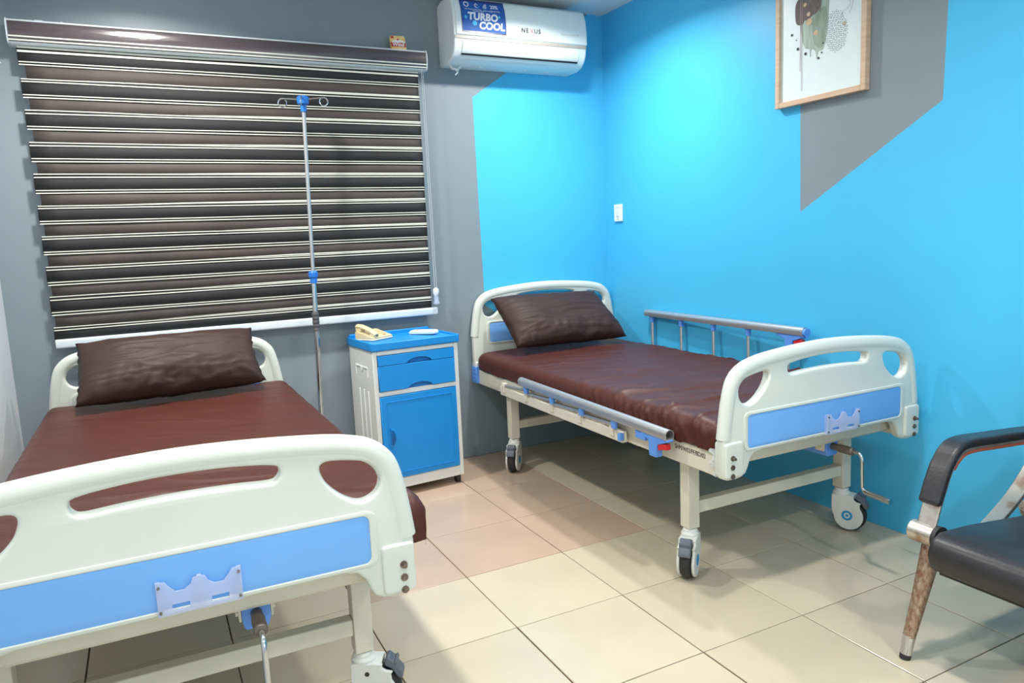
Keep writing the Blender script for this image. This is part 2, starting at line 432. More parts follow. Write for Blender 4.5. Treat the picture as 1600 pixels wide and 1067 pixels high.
def castor(parent, lx, ly, yaw, flatside=True, badge='ring'):
    A = T(lx, ly, 0) @ RZ(yaw)
    cxw, czw, R = 0.032, 0.0635, 0.0635
    prof = [(-0.030, 0.145), (0.030, 0.145), (0.052, 0.143), (0.050, 0.131), (0.060, 0.124), (0.078, 0.120), (0.072, 0.113)]
    for k in range(0, 19):
        a = math.radians(40 - 12.0 * k)
        prof.append((cxw + 0.054 * math.cos(a), czw + 0.054 * math.sin(a) - 0.002))
    prof += [(-0.029, 0.075), (-0.031, 0.10)]
    bm = bmesh.new()
    for s in (-1, 1):
        y0, y1 = sorted((s * 0.0205, s * 0.031)); prism(bm, prof, y0, y1, A)
    prism(bm, [(-0.030, 0.112), (0.045, 0.126), (0.050, 0.144), (-0.030, 0.144)], -0.022, 0.022, A)
    lathe(bm, [(0.030, 0.140), (0.032, 0.148), (0.032, 0.153), (0.027, 0.156), (0.026, 0.166), (0.020, 0.171)], 20, A)
    h = obj('castor', bm, m_castor, parent, bevel=0.003)
    bm = bmesh.new()
    wm = A @ T(cxw, 0, czw) @ RX(PI / 2)
    lathe(bm, [(0.02, -0.018), (0.050, -0.018), (0.0585, -0.0155), (0.0625, -0.009), (R, 0), (0.0625, 0.009), (0.0585, 0.0155), (0.050, 0.018), (0.02, 0.018)], 36, wm)
    obj('wheel', bm, m_dark, h, smooth=True)
    for s in (-1, 1):
        bm = bmesh.new()
        if badge == 'ring':
            for r0, r1, in ((0.0115, 0.020),):
                prof2 = [(max(r0, 0.0005), 0.0), (max(r0, 0.0005), 0.0012), (r1, 0.0012), (r1, 0.0)]
                lathe(bm, prof2, 24, A @ T(cxw - 0.004, s * 0.0315, czw + 0.002) @ RX(PI / 2) @ T(0, 0, -0.0006))
            b2 = bmesh.new(); lathe(b2, [(0.0005, 0), (0.0005, 0.0012), (0.006, 0.0012), (0.006, 0)], 16, A @ T(cxw - 0.004, s * 0.0315, czw + 0.002) @ RX(PI / 2) @ T(0, 0, -0.0006)); obj('badge', b2, m_ring, h)
        else:
            lathe(bm, [(0.001, 0), (0.001, 0.0012), (0.021, 0.0012), (0.021, 0)], 24, A @ T(cxw, s * 0.0315, czw + 0.002) @ RX(PI / 2) @ T(0, 0, -0.0006))
            b2 = bmesh.new(); lathe(b2, [(0.001, 0), (0.001, 0.0012), (0.006, 0.0012), (0.006, 0)], 12, A @ T(0.012, s * 0.0315, 0.118) @ RX(PI / 2) @ T(0, 0, -0.0006)); obj('pin', b2, m_dark, h)
        obj('badge', bm, m_ring if badge == 'ring' else m_dark, h)
    bm = bmesh.new()
    prism(bm, [(0.058, 0.150), (0.066, 0.153), (0.080, 0.140), (0.085, 0.146), (0.090, 0.140), (0.087, 0.128), (0.100, 0.112), (0.102, 0.100), (0.094, 0.094), (0.084, 0.104), (0.074, 0.122), (0.056, 0.132)], -0.0205, 0.0205, A)
    obj('brake_pedal', bm, m_pedal, h, bevel=0.003)
    return h

def side_rail(parent, lx, folded, sgn):
    """assist rail: base channel, five pivots, posts, top tube. sgn: outward x direction"""
    PY = [-0.445, -0.690, -0.935, -1.170, -1.405]
    zb = 0.475
    if folded: dy, zt = -0.262, 0.535
    else: dy, zt = 0.018, 0.762
    prof = []
    for k in range(13):
        a = PI * k / 12; prof.append((0.019 * math.cos(a), 0.004 + 0.019 * math.sin(a)))
    prof += [(-0.017, -0.012), (0.017, -0.012)]
    inner = [(p[0] * 0.82, (p[1] - 0.004) * 0.82 + 0.004) for p in prof]
    bm = bmesh.new()
    y0, y1 = PY[0] + dy + 0.05, PY[-1] + dy - 0.095
    n = len(prof)
    def ringv(P, y, z): return [bm.verts.new((lx + a, y, z + b)) for a, b in P]
    tilt = (lambda y: zt - (0.012 if folded else 0.004) * (y0 - y))
    A, B = ringv(prof, y0, tilt(y0)), ringv(prof, y1, tilt(y1)); C, D = ringv(inner, y0, tilt(y0)), ringv(inner, y1, tilt(y1))
    for k in range(n):
        j = (k + 1) % n
        bm.faces.new((A[k], A[j], B[j], B[k])); bm.faces.new((C[k], D[k], D[j], C[j]))
        bm.faces.new((A[k], C[k], C[j], A[j])); bm.faces.new((B[k], B[j], D[j], D[k]))
    rail = obj('side_rail', bm, m_alu, parent, smooth=True)
    # base channel on the bed frame
    xi = lx - sgn * 0.030
    xa, xb = sorted((xi, xi + sgn * 0.022))
    bm = bmesh.new(); box(bm, xa, xb, -1.47, -0.40, 0.428, 0.470)
    obj('rail_base', bm, m_frame, rail, bevel=0.003)
    for i, py in enumerate(PY):
        last = i == 4
        ct = Vector((lx, py + dy, tilt(py + dy) - 0.012))
        pb = Vector((lx - sgn * 0.012, py, zb + 0.005))
        if not last or not folded:
            bm = bmesh.new(); tube(bm, [pb, ct + Vector((0, 0, -0.02))], 0.0085, 12, flat=(1.0, 0.8))
            obj('post', bm, m_alu, rail, smooth=True)
        if not last:
            bm = bmesh.new(); tube(bm, [ct + Vector((0, 0, 0.004)), ct + Vector((0, 0, -0.010)), ct + Vector((0, 0, -0.034))], [0.0145, 0.0135, 0.0115], 14)
            obj('coupler', bm, m_bluepl, rail, smooth=True)
        bm = bmesh.new(); box(bm, lx - sgn * 0.012 - 0.011, lx - sgn * 0.012 + 0.011, py - 0.013, py + 0.013, 0.445, 0.494)
        cyl(bm, (lx - sgn * 0.012 - 0.015, py, 0.482), (lx - sgn * 0.012 + 0.015, py, 0.482), 0.004, 8)
        obj('pivot_bracket', bm, m_frame, rail, bevel=0.002)
    # latch at the foot end
    py = PY[-1] + dy; zt2 = tilt(py)
    bm = bmesh.new()
    prism(bm, [(0.055, -0.012), (-0.095, -0.012), (-0.098, -0.020), (-0.055, -0.036), (-0.040, -0.040), (-0.036, -0.088), (0.004, -0.088), (0.008, -0.034), (0.050, -0.022)],
          -0.014, 0.014, T(lx, py, zt2) @ RZ(PI / 2))
    obj('latch', bm, m_bluepl, rail, bevel=0.003)
    bm = bmesh.new(); prism(bm, [(-0.042, -0.036), (-0.085, -0.030), (-0.088, -0.050), (-0.058, -0.054), (-0.044, -0.062)], -0.011, 0.011, T(lx, py, zt2) @ RZ(PI / 2))
    obj('release_button', bm, m_red, rail, bevel=0.002)['label'] = 'red release button'
    bm = bmesh.new(); box(bm, lx - 0.010, lx + 0.010, -1.482, -1.462, 0.440, 0.468)
    obj('end_cap', bm, m_bluepl, rail, bevel=0.004)
    if folded:
        bm = bmesh.new(); box(bm, lx - 0.012, lx + 0.012, PY[-1] + dy + 0.03, PY[-1] + dy + 0.09, zt2 - 0.045, zt2 - 0.012)
        obj('hook', bm, m_bluepl, rail, bevel=0.006)
    else:
        bm = bmesh.new(); cyl(bm, (lx, y1, tilt(y1)), (lx, y1 - 0.012, tilt(y1)), 0.019, 16); obj('end_cap', bm, m_bluepl, rail, smooth=True)
    return rail

def hospital_bed(label, loc, rz, rails, lettering, yaws, badges, head_dz, hold_x):
    t = thing('hospital_bed', label, 'bed', loc, rz, 'hospital beds')
    L = 2.0
    # frame: two side rails, end rails and deck slats
    bm = bmesh.new()
    for s in (-1, 1):
        x0, x1 = sorted((s * 0.410, s * 0.446)); box(bm, x0, x1, -L + 0.045, -0.045, 0.424, 0.502)
    for y in (-0.10, -0.55, -1.0, -1.45, -L + 0.10): box(bm, -0.41, 0.41, y - 0.02, y + 0.02, 0.440, 0.490)
    box(bm, -0.405, 0.405, -L + 0.055, -L + 0.085, 0.455, 0.515)
    fr = obj('frame', bm, m_frame, t, bevel=0.003)
    obj('deck', bx(-0.43, 0.43, -L + 0.08, -0.08, 0.502, 0.512), m_frame, t)
    for y in (-0.335, -1.735):
        for s in (-1, 1):
            obj('leg', bx(s * 0.382 - 0.024, s * 0.382 + 0.024, y - 0.024, y + 0.024, 0.172, 0.445), m_frame, t, bevel=0.003)
        obj('cross_bar', bx(-0.358, 0.358, y - 0.018, y + 0.018, 0.222, 0.266), m_frame, t, bevel=0.003)
    k = 0
    for y in (-0.335, -1.735):
        for s in (-1, 1):
            castor(t, s * 0.382, y, yaws[k], badge=badges[k]); k += 1
    hb = end_board('headboard', t, -0.026, head_dz, False)
    for s in (-1, 1):
        bm = bmesh.new(); x0, x1 = sorted((s * 0.4635, s * 0.430)); box(bm, x0, x1, -0.062, -0.002, 0.428, 0.520)
        for q in range(4): box(bm, s * 0.4635 - 0.002, s * 0.4635 + 0.002, -0.058, -0.006, 0.438 + q * 0.021, 0.448 + q * 0.021)
        obj('corner_bumper', bm, m_bluepl, hb, bevel=0.004)
    fb = end_board('footboard', t, -L + 0.026, 0.0, True)
    yf = -L + 0.026 - 0.017
    # clear chart holder
    x0 = hold_x; w = 0.156
    P = [(0, 0), (w, 0), (w, 0.068), (w - 0.017, 0.066), (w - 0.022, 0.058), (w - 0.034, 0.044), (w - 0.050, 0.044), (w - 0.062, 0.052), (w - 0.067, 0.0635), (w / 2, 0.067),
         (0.067, 0.0635), (0.062, 0.052), (0.050, 0.044), (0.034, 0.044), (0.022, 0.058), (0.017, 0.066), (0, 0.068)]
    P = [(x0 + a, 0.510 + b) for a, b in P]
    H = [[(x0 + a, 0.516 + b) for a, b in ((0.026, 0), (0.026, 0.012), (0.058, 0.012), (0.058, 0))], [(x0 + w - a, 0.516 + b) for a, b in ((0.026, 0), (0.026, 0.012), (0.058, 0.012), (0.058, 0))]]
    ch = plate('chart_holder', [P] + H, 0.0035, 0.0008, m_clear, fb, mtx=T(0, yf - 0.012, 0) @ XZ)
    bm = bmesh.new()
    for a in (0.0, w / 2 - 0.004, w - 0.008): box(bm, x0 + a, x0 + a + 0.008, yf - 0.012, yf - 0.002, 0.510, 0.575)
    box(bm, x0, x0 + w, yf - 0.012, yf - 0.002, 0.506, 0.511)
    obj('holder_rib', bm, m_clear, ch)
    for a, b in ((0.005, 0.057), (0.005, 0.006), (w - 0.005, 0.057), (w - 0.005, 0.006)):
        bm = bmesh.new(); cyl(bm, (x0 + a, yf - 0.013, 0.510 + b), (x0 + a, yf - 0.017, 0.510 + b), 0.0028, 8); obj('pin', bm, m_redtrim if b > 1 else m_bolt, ch)
    # winding crank under the foot end
    xc, zc = 0.122, 0.426; yk = yf; yf = -L + 0.098
    bm = bmesh.new()
    prism(bm, [(-0.030, 0.026), (-0.030, -0.020), (-0.024, -0.040), (0.024, -0.040), (0.030, -0.020), (0.030, 0.026)], yf - 0.004, yf + 0.10, T(xc, 0, zc))
    ck = obj('crank', bm, m_bluepl, t, bevel=0.004)
    for s in (-1, 1):
        bm = bmesh.new(); box(bm, xc + s * 0.0335 - 0.0025, xc + s * 0.0335 + 0.0025, yf + 0.002, yf + 0.04, zc - 0.020, 0.470)
        cyl(bm, (xc + s * 0.034, yf + 0.020, zc - 0.006), (xc + s * 0.042, yf + 0.020, zc - 0.006), 0.007, 10)
        obj('bracket', bm, m_frame, ck)
    bm = bmesh.new()
    lathe(bm, [(0.001, 0), (0.0125, 0), (0.0125, 0.03), (0.0145, 0.032), (0.0145, 0.085), (0.0125, 0.088), (0.001, 0.088)], 18, T(xc, yf - 0.002, zc - 0.004) @ RX(PI / 2))
    obj('sleeve', bm, m_grip, ck, smooth=True)
    y0 = yf - 0.088; z0 = zc - 0.004
    pts = [(xc, y0 + 0.004, z0), (xc, y0 - 0.022, z0), (xc, y0 - 0.032, z0 - 0.004), (xc, y0 - 0.038, z0 - 0.014), (xc, y0 - 0.040, z0 - 0.03), (xc, y0 - 0.043, z0 - 0.115), (xc, y0 - 0.046, z0 - 0.125), (xc, y0 - 0.056, z0 - 0.131)]
    bm = bmesh.new(); tube(bm, pts, 0.0062, 12); obj('crank_rod', bm, m_chrome, ck, smooth=True)
    bm = bmesh.new(); tube(bm, [(xc, y0 - 0.050, z0 - 0.129), (xc, y0 - 0.060, z0 - 0.131), (xc, y0 - 0.150, z0 - 0.136)], [0.008, 0.0095, 0.0095], 14); obj('handle', bm, m_chrome, ck, smooth=True)
    if rails:
        side_rail(t, -0.487, True, -1)
        side_rail(t, 0.452, False, 1)
    if lettering:
        text('lettering', 'SHM/W02/FF/BD/02', 0.0225, m_ink, fr, T(-0.4466, -1.738, 0.471) @ RZ(-PI / 2) @ RX(PI / 2) @ Matrix.Diagonal((0.82, 1, 1, 1)), space=1.0)
        # torn bits of protective film at the corner of the foot board
        bm = bmesh.new(); random.seed(3)
        for k in range(5):
            z = 0.425 + 0.018 * k; w = random.uniform(0.012, 0.034)
            v = [bm.verts.new(p) for p in ((-0.4475 - random.uniform(0, .006), -1.945, z), (-0.4485 - random.uniform(0, .012), -1.945 + w, z + random.uniform(-.006, .01)), (-0.4485 - random.uniform(0, .010), -1.945 + w * random.uniform(.2, 1), z + 0.018), (-0.4475 - random.uniform(0, .006), -1.945, z + 0.020))]
            bm.faces.new(v)
        f = obj('torn_film', bm, m_film, fr); sd = f.modifiers.new('solid', 'SOLIDIFY'); sd.thickness = 0.0008
    return t

BR = ((-0.508, -0.012, 0), math.radians(-0.6))
BL = ((-2.476, -0.165, 0), math.radians(-1.2))
CY = lambda x, y: math.atan2(-3.67 - y, -2.54 - x)        # yaw that points a castor at the photographer's side
hospital_bed('cream hospital bed with raised and folded side rails in the blue corner', *BR, True, True,
             [math.radians(-130), math.radians(-60), math.radians(-142), math.radians(-62)], ['ring'] * 4, 0.130, -0.020)
hospital_bed('cream hospital bed without side rails under the striped blind', *BL, False, False,
             [math.radians(-90), math.radians(-60), math.radians(-90), math.radians(-24)], ['dark'] * 4, 0.017, -0.062)

# ------------------------------------------------------------------ mattresses and pillows
def wr(x, y, z, f, seed): return noise.noise(Vector((x * f + seed, y * f - seed * 0.7, z * f + seed * 1.3)))
def mattress(label, loc, rz, hw, y0, y1, ztop, drop, xoff, amp, seed, sag):
    t = thing('mattress', label, 'mattress', loc, rz, 'sheeted mattresses')
    obj('core', bx(xoff - hw + 0.03, xoff + hw - 0.03, y1 + 0.03, y0 - 0.03, 0.513, ztop - 0.03), m_core, t, bevel=0.02)
    nx, ny = 110, 260
    r = 0.045
    hl = (y0 - y1) / 2; yc = (y0 + y1) / 2
    def fold(a, A):
        s = 1 if a >= 0 else -1; a = abs(a); q = A - r
        if a <= q: return s * a, 0.0, 0.0
        th = (a - q) / r
        if th <= PI / 2: return s * (q + r * math.sin(th)), r * (1 - math.cos(th)), th / (PI / 2)
        return s * A, r + (a - q - r * PI / 2), 1.0
    ext = drop - r + r * PI / 2 - r
    AX, AY = hw + ext, hl + ext
    bm = bmesh.new(); V = []
    for j in range(ny + 1):
        row = []
        for i in range(nx + 1):
            a = (i / nx * 2 - 1) * AX; b = (j / ny * 2 - 1) * AY
            px, dx, sx = fold(a, hw); py, dy, sy = fold(b, hl)
            d = max(dx, dy) if min(dx, dy) < 1e-6 else (dx ** 4 + dy ** 4) ** 0.25
            if dx > 0 and dy > 0:                         # round the corners in plan
                k = min(sx, sy); px *= 1 - 0.022 * k; py *= 1 - 0.010 * k
            # creases: long shallow ridges running mostly across the bed
            u = py + 0.35 * px
            n1 = wr(px * 1.3, u * 5.0, 0, 1.0, seed); n2 = wr(px * 3.0 - u * 2.0, u * 9.5 + px * 2.5, 0, 1.0, seed + 5)
            ridge = (1 - abs(n1) * 2.2); ridge = max(ridge, 0) ** 5
            ridge2 = max(1 - abs(n2) * 2.6, 0) ** 4
            foot = 0.35 + 0.65 * min(1, max(0, (yc - py - yc + 0.1) / hl + 0.35))
            dz = amp * foot * (ridge * 0.8 + ridge2 * 0.5) + 0.004 * wr(px, py, 0, 2.5, seed + 9)
            side = max(sx, sy)
            per = py if sx >= sy else px
            gath = max(0, 1 - abs(wr(per * 24 + d * 14, seed, d * 5, 1.0, seed + 2)) * 3) ** 2 * 0.6 + max(0, 1 - abs(wr(per * 46 - d * 16, seed, d * 8, 1.0, seed + 3)) * 3) ** 2 * 0.45 - 0.2
            outw = side * (0.002 + amp * foot ** 2 * 0.75 * gath)
            hem = 0.0
            if d > drop * 0.5: hem = (d / drop) * (0.012 * wr(per * 9, 0, 0, 1.0, seed + 4) + 0.006 * wr(per * 30, 0, 0, 1.0, seed + 6))
            zz = ztop - d - sag * abs(px / hw) ** 3 * 0.5 + dz * (1 - side * 0.6) + hem
            ox = (1 if a > 0 else -1) * outw * (1 if sx >= sy else 0.3); oy = (1 if b > 0 else -1) * outw * (1 if sy > sx else 0.2)
            if sx < 0.02: ox = 0
            if sy < 0.02: oy = 0
            row.append(bm.verts.new((xoff + px + ox, yc + py + oy * 0.5, zz)))
        V.append(row)
    for j in range(ny):
        for i in range(nx): bm.faces.new((V[j][i], V[j][i + 1], V[j + 1][i + 1], V[j + 1][i]))
    s = obj('fitted_sheet', bm, m_sheet, t, smooth=False)
    for p in s.data.polygons: p.use_smooth = True
    return t
mattress('mattress in a brown satin sheet in the blue corner', *BR, 0.448, -0.055, -1.945, 0.607, 0.088, -0.006, 0.016, 3.3, 0.02)
mattress('mattress in a brown satin sheet under the striped blind', (-2.474, -0.165, 0), 0.0, 0.478, -0.062, -1.932, 0.610, 0.105, 0.0, 0.011, 11.7, 0.0)

def pillow(label, bl, br, tr, tl, thick, seed, mid_pinch):
    """cushion spanned by four corners (bottom left, bottom right, top right, top left)"""
    bl, br, tr, tl = map(Vector, (bl, br, tr, tl))
    c = (bl + br + tr + tl) / 4
    nrm = ((br - bl).cross(tl - bl)).normalized()
    bm = bmesh.new(); N = 44; sides = {}
    for s in (1, -1):
        for j in range(N + 1):
            for i in range(N + 1):
                edge = i in (0, N) or j in (0, N)
                if edge and s == -1: sides[(s, i, j)] = sides[(1, i, j)]; continue
                u, v = i / N, j / N
                uu, vv = u * 2 - 1, v * 2 - 1
                # edges bow inwards, corners stay sharp
                pu = 0.5 + 0.5 * uu * (1 - 0.035 * (1 - vv * vv)); pv = 0.5 + 0.5 * vv * (1 - 0.05 * (1 - uu * uu))
                p = (bl * (1 - pu) + br * pu) * (1 - pv) + (tl * (1 - pu) + tr * pu) * pv
                prof = max(0, (1 - abs(uu) ** 4)) ** 0.5 * max(0, (1 - abs(vv) ** 3)) ** 0.5
                ed = 1 - prof
                w = 0.010 * wr(uu * 1.4, vv * 1.4, s, 1.0, seed)
                # gathers that start at the bottom hem
                g = max(0, -vv) ** 1.5
                ang = uu * 9 + 2.2 * wr(uu * 2, vv, 0, 1, seed + 1) + vv * 1.5 * (1 if uu > mid_pinch else -1)
                fold = max(0, 1 - abs(wr(ang, vv * 0.6, 0, 1.0, seed + 2)) * 3) ** 2
                w += 0.022 * g * fold - 0.030 * math.exp(-((uu - mid_pinch) / 0.13) ** 2 - ((vv + 0.85) / 0.25) ** 2)
                w += 0.006 * max(0, 1 - abs(wr(uu * 1.5, vv * 5, 0, 1.0, seed + 7)) * 4) ** 2
                q = p + nrm * s * (thick / 2 * prof) + nrm * w * (0.3 + 0.7 * prof) * (1 if s == 1 else 0.4)
                if edge: q = p + nrm * 0.012 * wr(uu * 5, vv * 5, 0, 1.0, seed + 4) + (c - p).normalized() * 0.008 * wr(uu * 6, vv * 6, 1, 1.0, seed + 5)
                sides[(s, i, j)] = bm.verts.new(q - c)
    for s in (1, -1):
        for j in range(N):
            for i in range(N):
                bm.faces.new([sides[(s, a, b)] for a, b in ((i, j), (i + 1, j), (i + 1, j + 1), (i, j + 1))])
    o = obj('pillow', bm, m_pillow)
    for p in o.data.polygons: p.use_smooth = True
    o.location = c
    return tag(o, label, 'pillow', 'pillows on the beds')
pillow('dark brown pillow leaning on the headboard in the blue corner', (-0.868, -0.370, 0.650), (-0.195, -0.395, 0.645), (-0.235, -0.135, 0.888), (-0.890, -0.120, 0.893), 0.15, 2.1, 0.25)
pillow('dark brown pillow leaning on the headboard under the striped blind', (-2.822, -0.515, 0.650), (-2.118, -0.450, 0.650), (-2.142, -0.275, 0.862), (-2.815, -0.270, 0.858), 0.16, 6.4, 0.0)

# ------------------------------------------------------------------ bedside cabinet
CA = 0.075; CWd, CD = 0.44, 0.33
CO = Vector((-1.199, -0.377, 0)) - Vector((math.cos(CA), math.sin(CA), 0)) * CWd      # front left corner on the floor
cab = thing('bedside_cabinet', 'white and blue bedside cabinet between the two hospital beds', 'cabinet', CO, CA)
bm = bmesh.new()
zb, zt = 0.042, 0.716
box(bm, 0, 0.022, 0, CD, zb, zt); box(bm, CWd - 0.022, CWd, 0, CD, zb, zt); box(bm, 0.022, CWd - 0.022, CD - 0.02, CD, zb, zt)
box(bm, 0.022, CWd - 0.022, 0, CD - 0.02, zb, 0.095); box(bm, 0.022, CWd - 0.022, 0, CD - 0.02, 0.694, zt); box(bm, 0.022, CWd - 0.022, 0, CD - 0.02, 0.499, 0.523)
body = obj('body', bm, m_cab, cab, bevel=0.003)
for yy in (0.085, 0.145, 0.205):
    bm = bmesh.new(); box(bm, -0.003, 0.001, yy - 0.006, yy + 0.006, 0.12, 0.52); obj('rib', bm, m_white, body, bevel=0.002)
bm = bmesh.new(); box(bm, -0.004, 0.001, 0.075, 0.24, 0.628, 0.634); box(bm, -0.003, 0.001, 0.075, 0.080, 0.585, 0.628); box(bm, -0.003, 0.001, 0.235, 0.240, 0.585, 0.628)
obj('towel_rail', bm, m_white, body)
bm = bmesh.new(); cyl(bm, (0.001, 0.155, 0.622), (-0.005, 0.155, 0.622), 0.012, 14); obj('hook', bm, m_white, body)
# tray top with raised rim
bm = bmesh.new()
a0, a1, d0, d1 = -0.008, CWd + 0.008, -0.010, CD + 0.006
box(bm, a0, a1, d0, d1, 0.716, 0.7485)
tr = obj('tray_top', bm, m_cabblue, cab, bevel=0.006)
bm = bmesh.new(); box(bm, a0, a0 + 0.012, d0, d1, 0.740, 0.757); box(bm, a1 - 0.012, a1, d0, d1, 0.740, 0.757); box(bm, a0 + .012, a1 - .012, d1 - 0.014, d1, 0.740, 0.768); box(bm, a0 + .012, a1 - .012, d0, d0 + 0.012, 0.740, 0.754)
obj('tray_rim', bm, m_cabblue, tr, bevel=0.004)
def front_plate(name, x0, x1, z0, z1, cut, y):
    if cut:
        c = (x0 + x1) / 2 + 0.01; h = 0.066
        P = [(x0, z0), (c - h, z0), (c - h * 0.86, z0 + 0.010), (c - h * 0.5, z0 + 0.020), (c, z0 + 0.0235), (c + h * 0.5, z0 + 0.020), (c + h * 0.86, z0 + 0.010), (c + h, z0), (x1, z0), (x1, z1), (x0, z1)]
    else: P = [(x0, z0), (x1, z0), (x1, z1), (x0, z1)]
    return plate(name, [P], 0.012, 0.0015, m_cabblue, cab, mtx=T(0, y, 0) @ XZ, smooth=False)
for z0, z1 in ((0.6455, 0.6925), (0.5245, 0.6435)):
    d = front_plate('drawer', 0.0235, CWd - 0.0235, z0, z1, True, -0.001)
    c = CWd / 2 + 0.01
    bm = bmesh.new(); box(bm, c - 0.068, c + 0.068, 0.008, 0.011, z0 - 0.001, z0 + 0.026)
    obj('finger_recess', bm, mat('recess_shade_blue', (18, 120, 196), 0.5, var=0.02), d)  # darker cabinet blue puts the recess shade into the colour
    bm = bmesh.new(); box(bm, 0.024, CWd - 0.024, 0.012, 0.26, z0 + 0.004, z1 - 0.004); obj('drawer_box', bm, m_cab, d)
d = front_plate('door', 0.0235, CWd - 0.0235, 0.0965, 0.4975, False, -0.001)
plate('door_bead', [rrect(0.050, CWd - 0.050, 0.122, 0.472, 0.004), list(reversed(rrect(0.053, CWd - 0.053, 0.125, 0.469, 0.003)))], 0.003, 0.001, m_cabblue, d, mtx=T(0, -0.008, 0) @ XZ)
hp = [(0.060, 0.252)] + [(0.060 + 0.030 * math.sin(PI * k / 10), 0.300 - 0.048 * math.cos(PI * k / 10)) for k in range(11)] + [(0.060, 0.348)]
plate('door_handle', [hp], 0.006, 0.002, m_cabblue, d, mtx=T(0, -0.009, 0) @ XZ)
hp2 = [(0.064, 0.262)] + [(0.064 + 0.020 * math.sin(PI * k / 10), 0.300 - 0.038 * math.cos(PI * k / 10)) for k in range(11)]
plate('handle_recess_shade', [hp2], 0.002, 0.0005, mat('handle_shade_blue', (8, 84, 150), 0.5, var=0.03), d, mtx=T(0, -0.0125, 0) @ XZ)  # raised dark blue plate, the shade of a recess painted as colour
for x, y in ((0.04, 0.04), (CWd - 0.025, 0.03), (0.04, CD - 0.04), (CWd - 0.04, CD - 0.04)):
    bm = bmesh.new(); cyl(bm, (x - 0.011, y, 0.020), (x + 0.011, y, 0.020), 0.020, 18); box(bm, x - 0.014, x + 0.014, y - 0.012, y + 0.014, 0.018, 0.043)
    obj('castor', bm, m_dark, cab, bevel=0.002)

# ------------------------------------------------------------------ telephone
ph = thing('telephone', 'ivory desk telephone on the blue cabinet top', 'telephone', (-1.566, -0.205, 0.7492), math.radians(30)); ph.scale = (0.74, 0.74, 0.70)
bm = bmesh.new(); pw, pd = 0.095, 0.085
prism(bm, [(-pd, 0), (pd, 0), (pd, 0.014), (-pd, 0.014)], -pw, pw, RZ(PI / 2))
obj('base', bm, m_phone2, ph, bevel=0.008)
bm = bmesh.new(); prism(bm, [(-pd + 0.004, 0.014), (pd - 0.004, 0.014), (pd - 0.004, 0.060), (pd - 0.03, 0.062), (-pd + 0.004, 0.024)], -pw + 0.004, pw - 0.004, RZ(PI / 2))
ub = obj('upper_shell', bm, m_phone, ph, bevel=0.006)
def onslope(a, b, dz=0.001):     # a: across, b: depth -pd..pd
    return Vector((a, b, 0.024 + (b + pd - 0.004) / (2 * pd - 0.034) * 0.038 + dz))
for r in range(4):
    for c in range(3):
        q = onslope(0.018 + c * 0.020, -0.035 + r * 0.020)
        obj('key', bx(q.x - 0.007, q.x + 0.007, q.y - 0.006, q.y + 0.006, q.z - 0.002, q.z + 0.003), m_key, ub, bevel=0.001)
q = onslope(0.038, -0.058); obj('key', bx(q.x - 0.012, q.x + 0.012, q.y - 0.005, q.y + 0.005, q.z - 0.002, q.z + 0.003), m_keyred, ub, bevel=0.001)
hs = bmesh.new()
pts = [(-0.058, -0.084, 0.040), (-0.058, -0.072, 0.048), (-0.058, -0.04, 0.064), (-0.058, 0.0, 0.080), (-0.058, 0.05, 0.094), (-0.058, 0.078, 0.096), (-0.058, 0.090, 0.088)]
tube(hs, pts, [0.018, 0.023, 0.023, 0.022, 0.024, 0.025, 0.018], 12, flat=(0.62, 1.1))
box(hs, -0.080, -0.036, -0.080, -0.040, 0.026, 0.050); box(hs, -0.080, -0.036, 0.040, 0.084, 0.060, 0.090)
h = obj('handset', hs, m_phone, ph, bevel=0.003)
obj('socket', bx(-0.062, -0.054, -0.0905, -0.083, 0.034, 0.040), m_dark, h)

# remote control
rmz = 0.7492
rc = thing('remote_control', 'small white remote control on the blue cabinet top', 'remote control', (-1.312, -0.215, rmz), math.radians(-52))
bm = bmesh.new(); prism(bm, [(-0.072, 0.0), (0.072, 0.004), (0.076, 0.012), (0.07, 0.024), (-0.06, 0.022), (-0.076, 0.012)], -0.024, 0.024)
rb = obj('case', bm, m_acwhite, rc, bevel=0.006)
obj('display', bx(-0.055, -0.020, -0.016, 0.016, 0.0215, 0.0235), m_actrim, rb)
for k in range(4): obj('button', bx(-0.005 + k * 0.014, 0.004 + k * 0.014, -0.010, 0.010, 0.0215, 0.0248), m_railwhite, rb)

# ------------------------------------------------------------------ drip stand
IVX, IVY = -1.858, -0.205
iv = thing('drip_stand', 'chrome drip stand with blue clamps between the bed and cabinet', 'drip stand', (IVX, IVY, 0))
lean = lambda z: Vector((0.042 * (z / 1.875), 0, z))
for k in range(5):
    a = 2 * PI * k / 5 + 0.3
    bm = bmesh.new(); tube(bm, [(0, 0, 0.085), (0.07 * math.cos(a), 0.07 * math.sin(a), 0.085), (0.165 * math.cos(a), 0.165 * math.sin(a), 0.062)], 0.010, 8)
    lg = obj('base_leg', bm, m_chrome, iv, smooth=True)
    bm = bmesh.new(); cyl(bm, (0.165 * math.cos(a) - 0.009 * math.sin(a), 0.165 * math.sin(a) + 0.009 * math.cos(a), 0.024), (0.165 * math.cos(a) + 0.009 * math.sin(a), 0.165 * math.sin(a) - 0.009 * math.cos(a), 0.024), 0.024, 14)
    cyl(bm, (0.165 * math.cos(a), 0.165 * math.sin(a), 0.024), (0.165 * math.cos(a), 0.165 * math.sin(a), 0.062), 0.006, 8)
    obj('castor', bm, m_dark, lg, smooth=True)
bm = bmesh.new(); cyl(bm, lean(0.07), lean(1.07), 0.0125, 16); obj('lower_pole', bm, m_chrome, iv, smooth=True)
bm = bmesh.new(); cyl(bm, lean(1.06), lean(1.86), 0.0088, 16); obj('upper_pole', bm, m_alu, iv, smooth=True)
bm = bmesh.new()
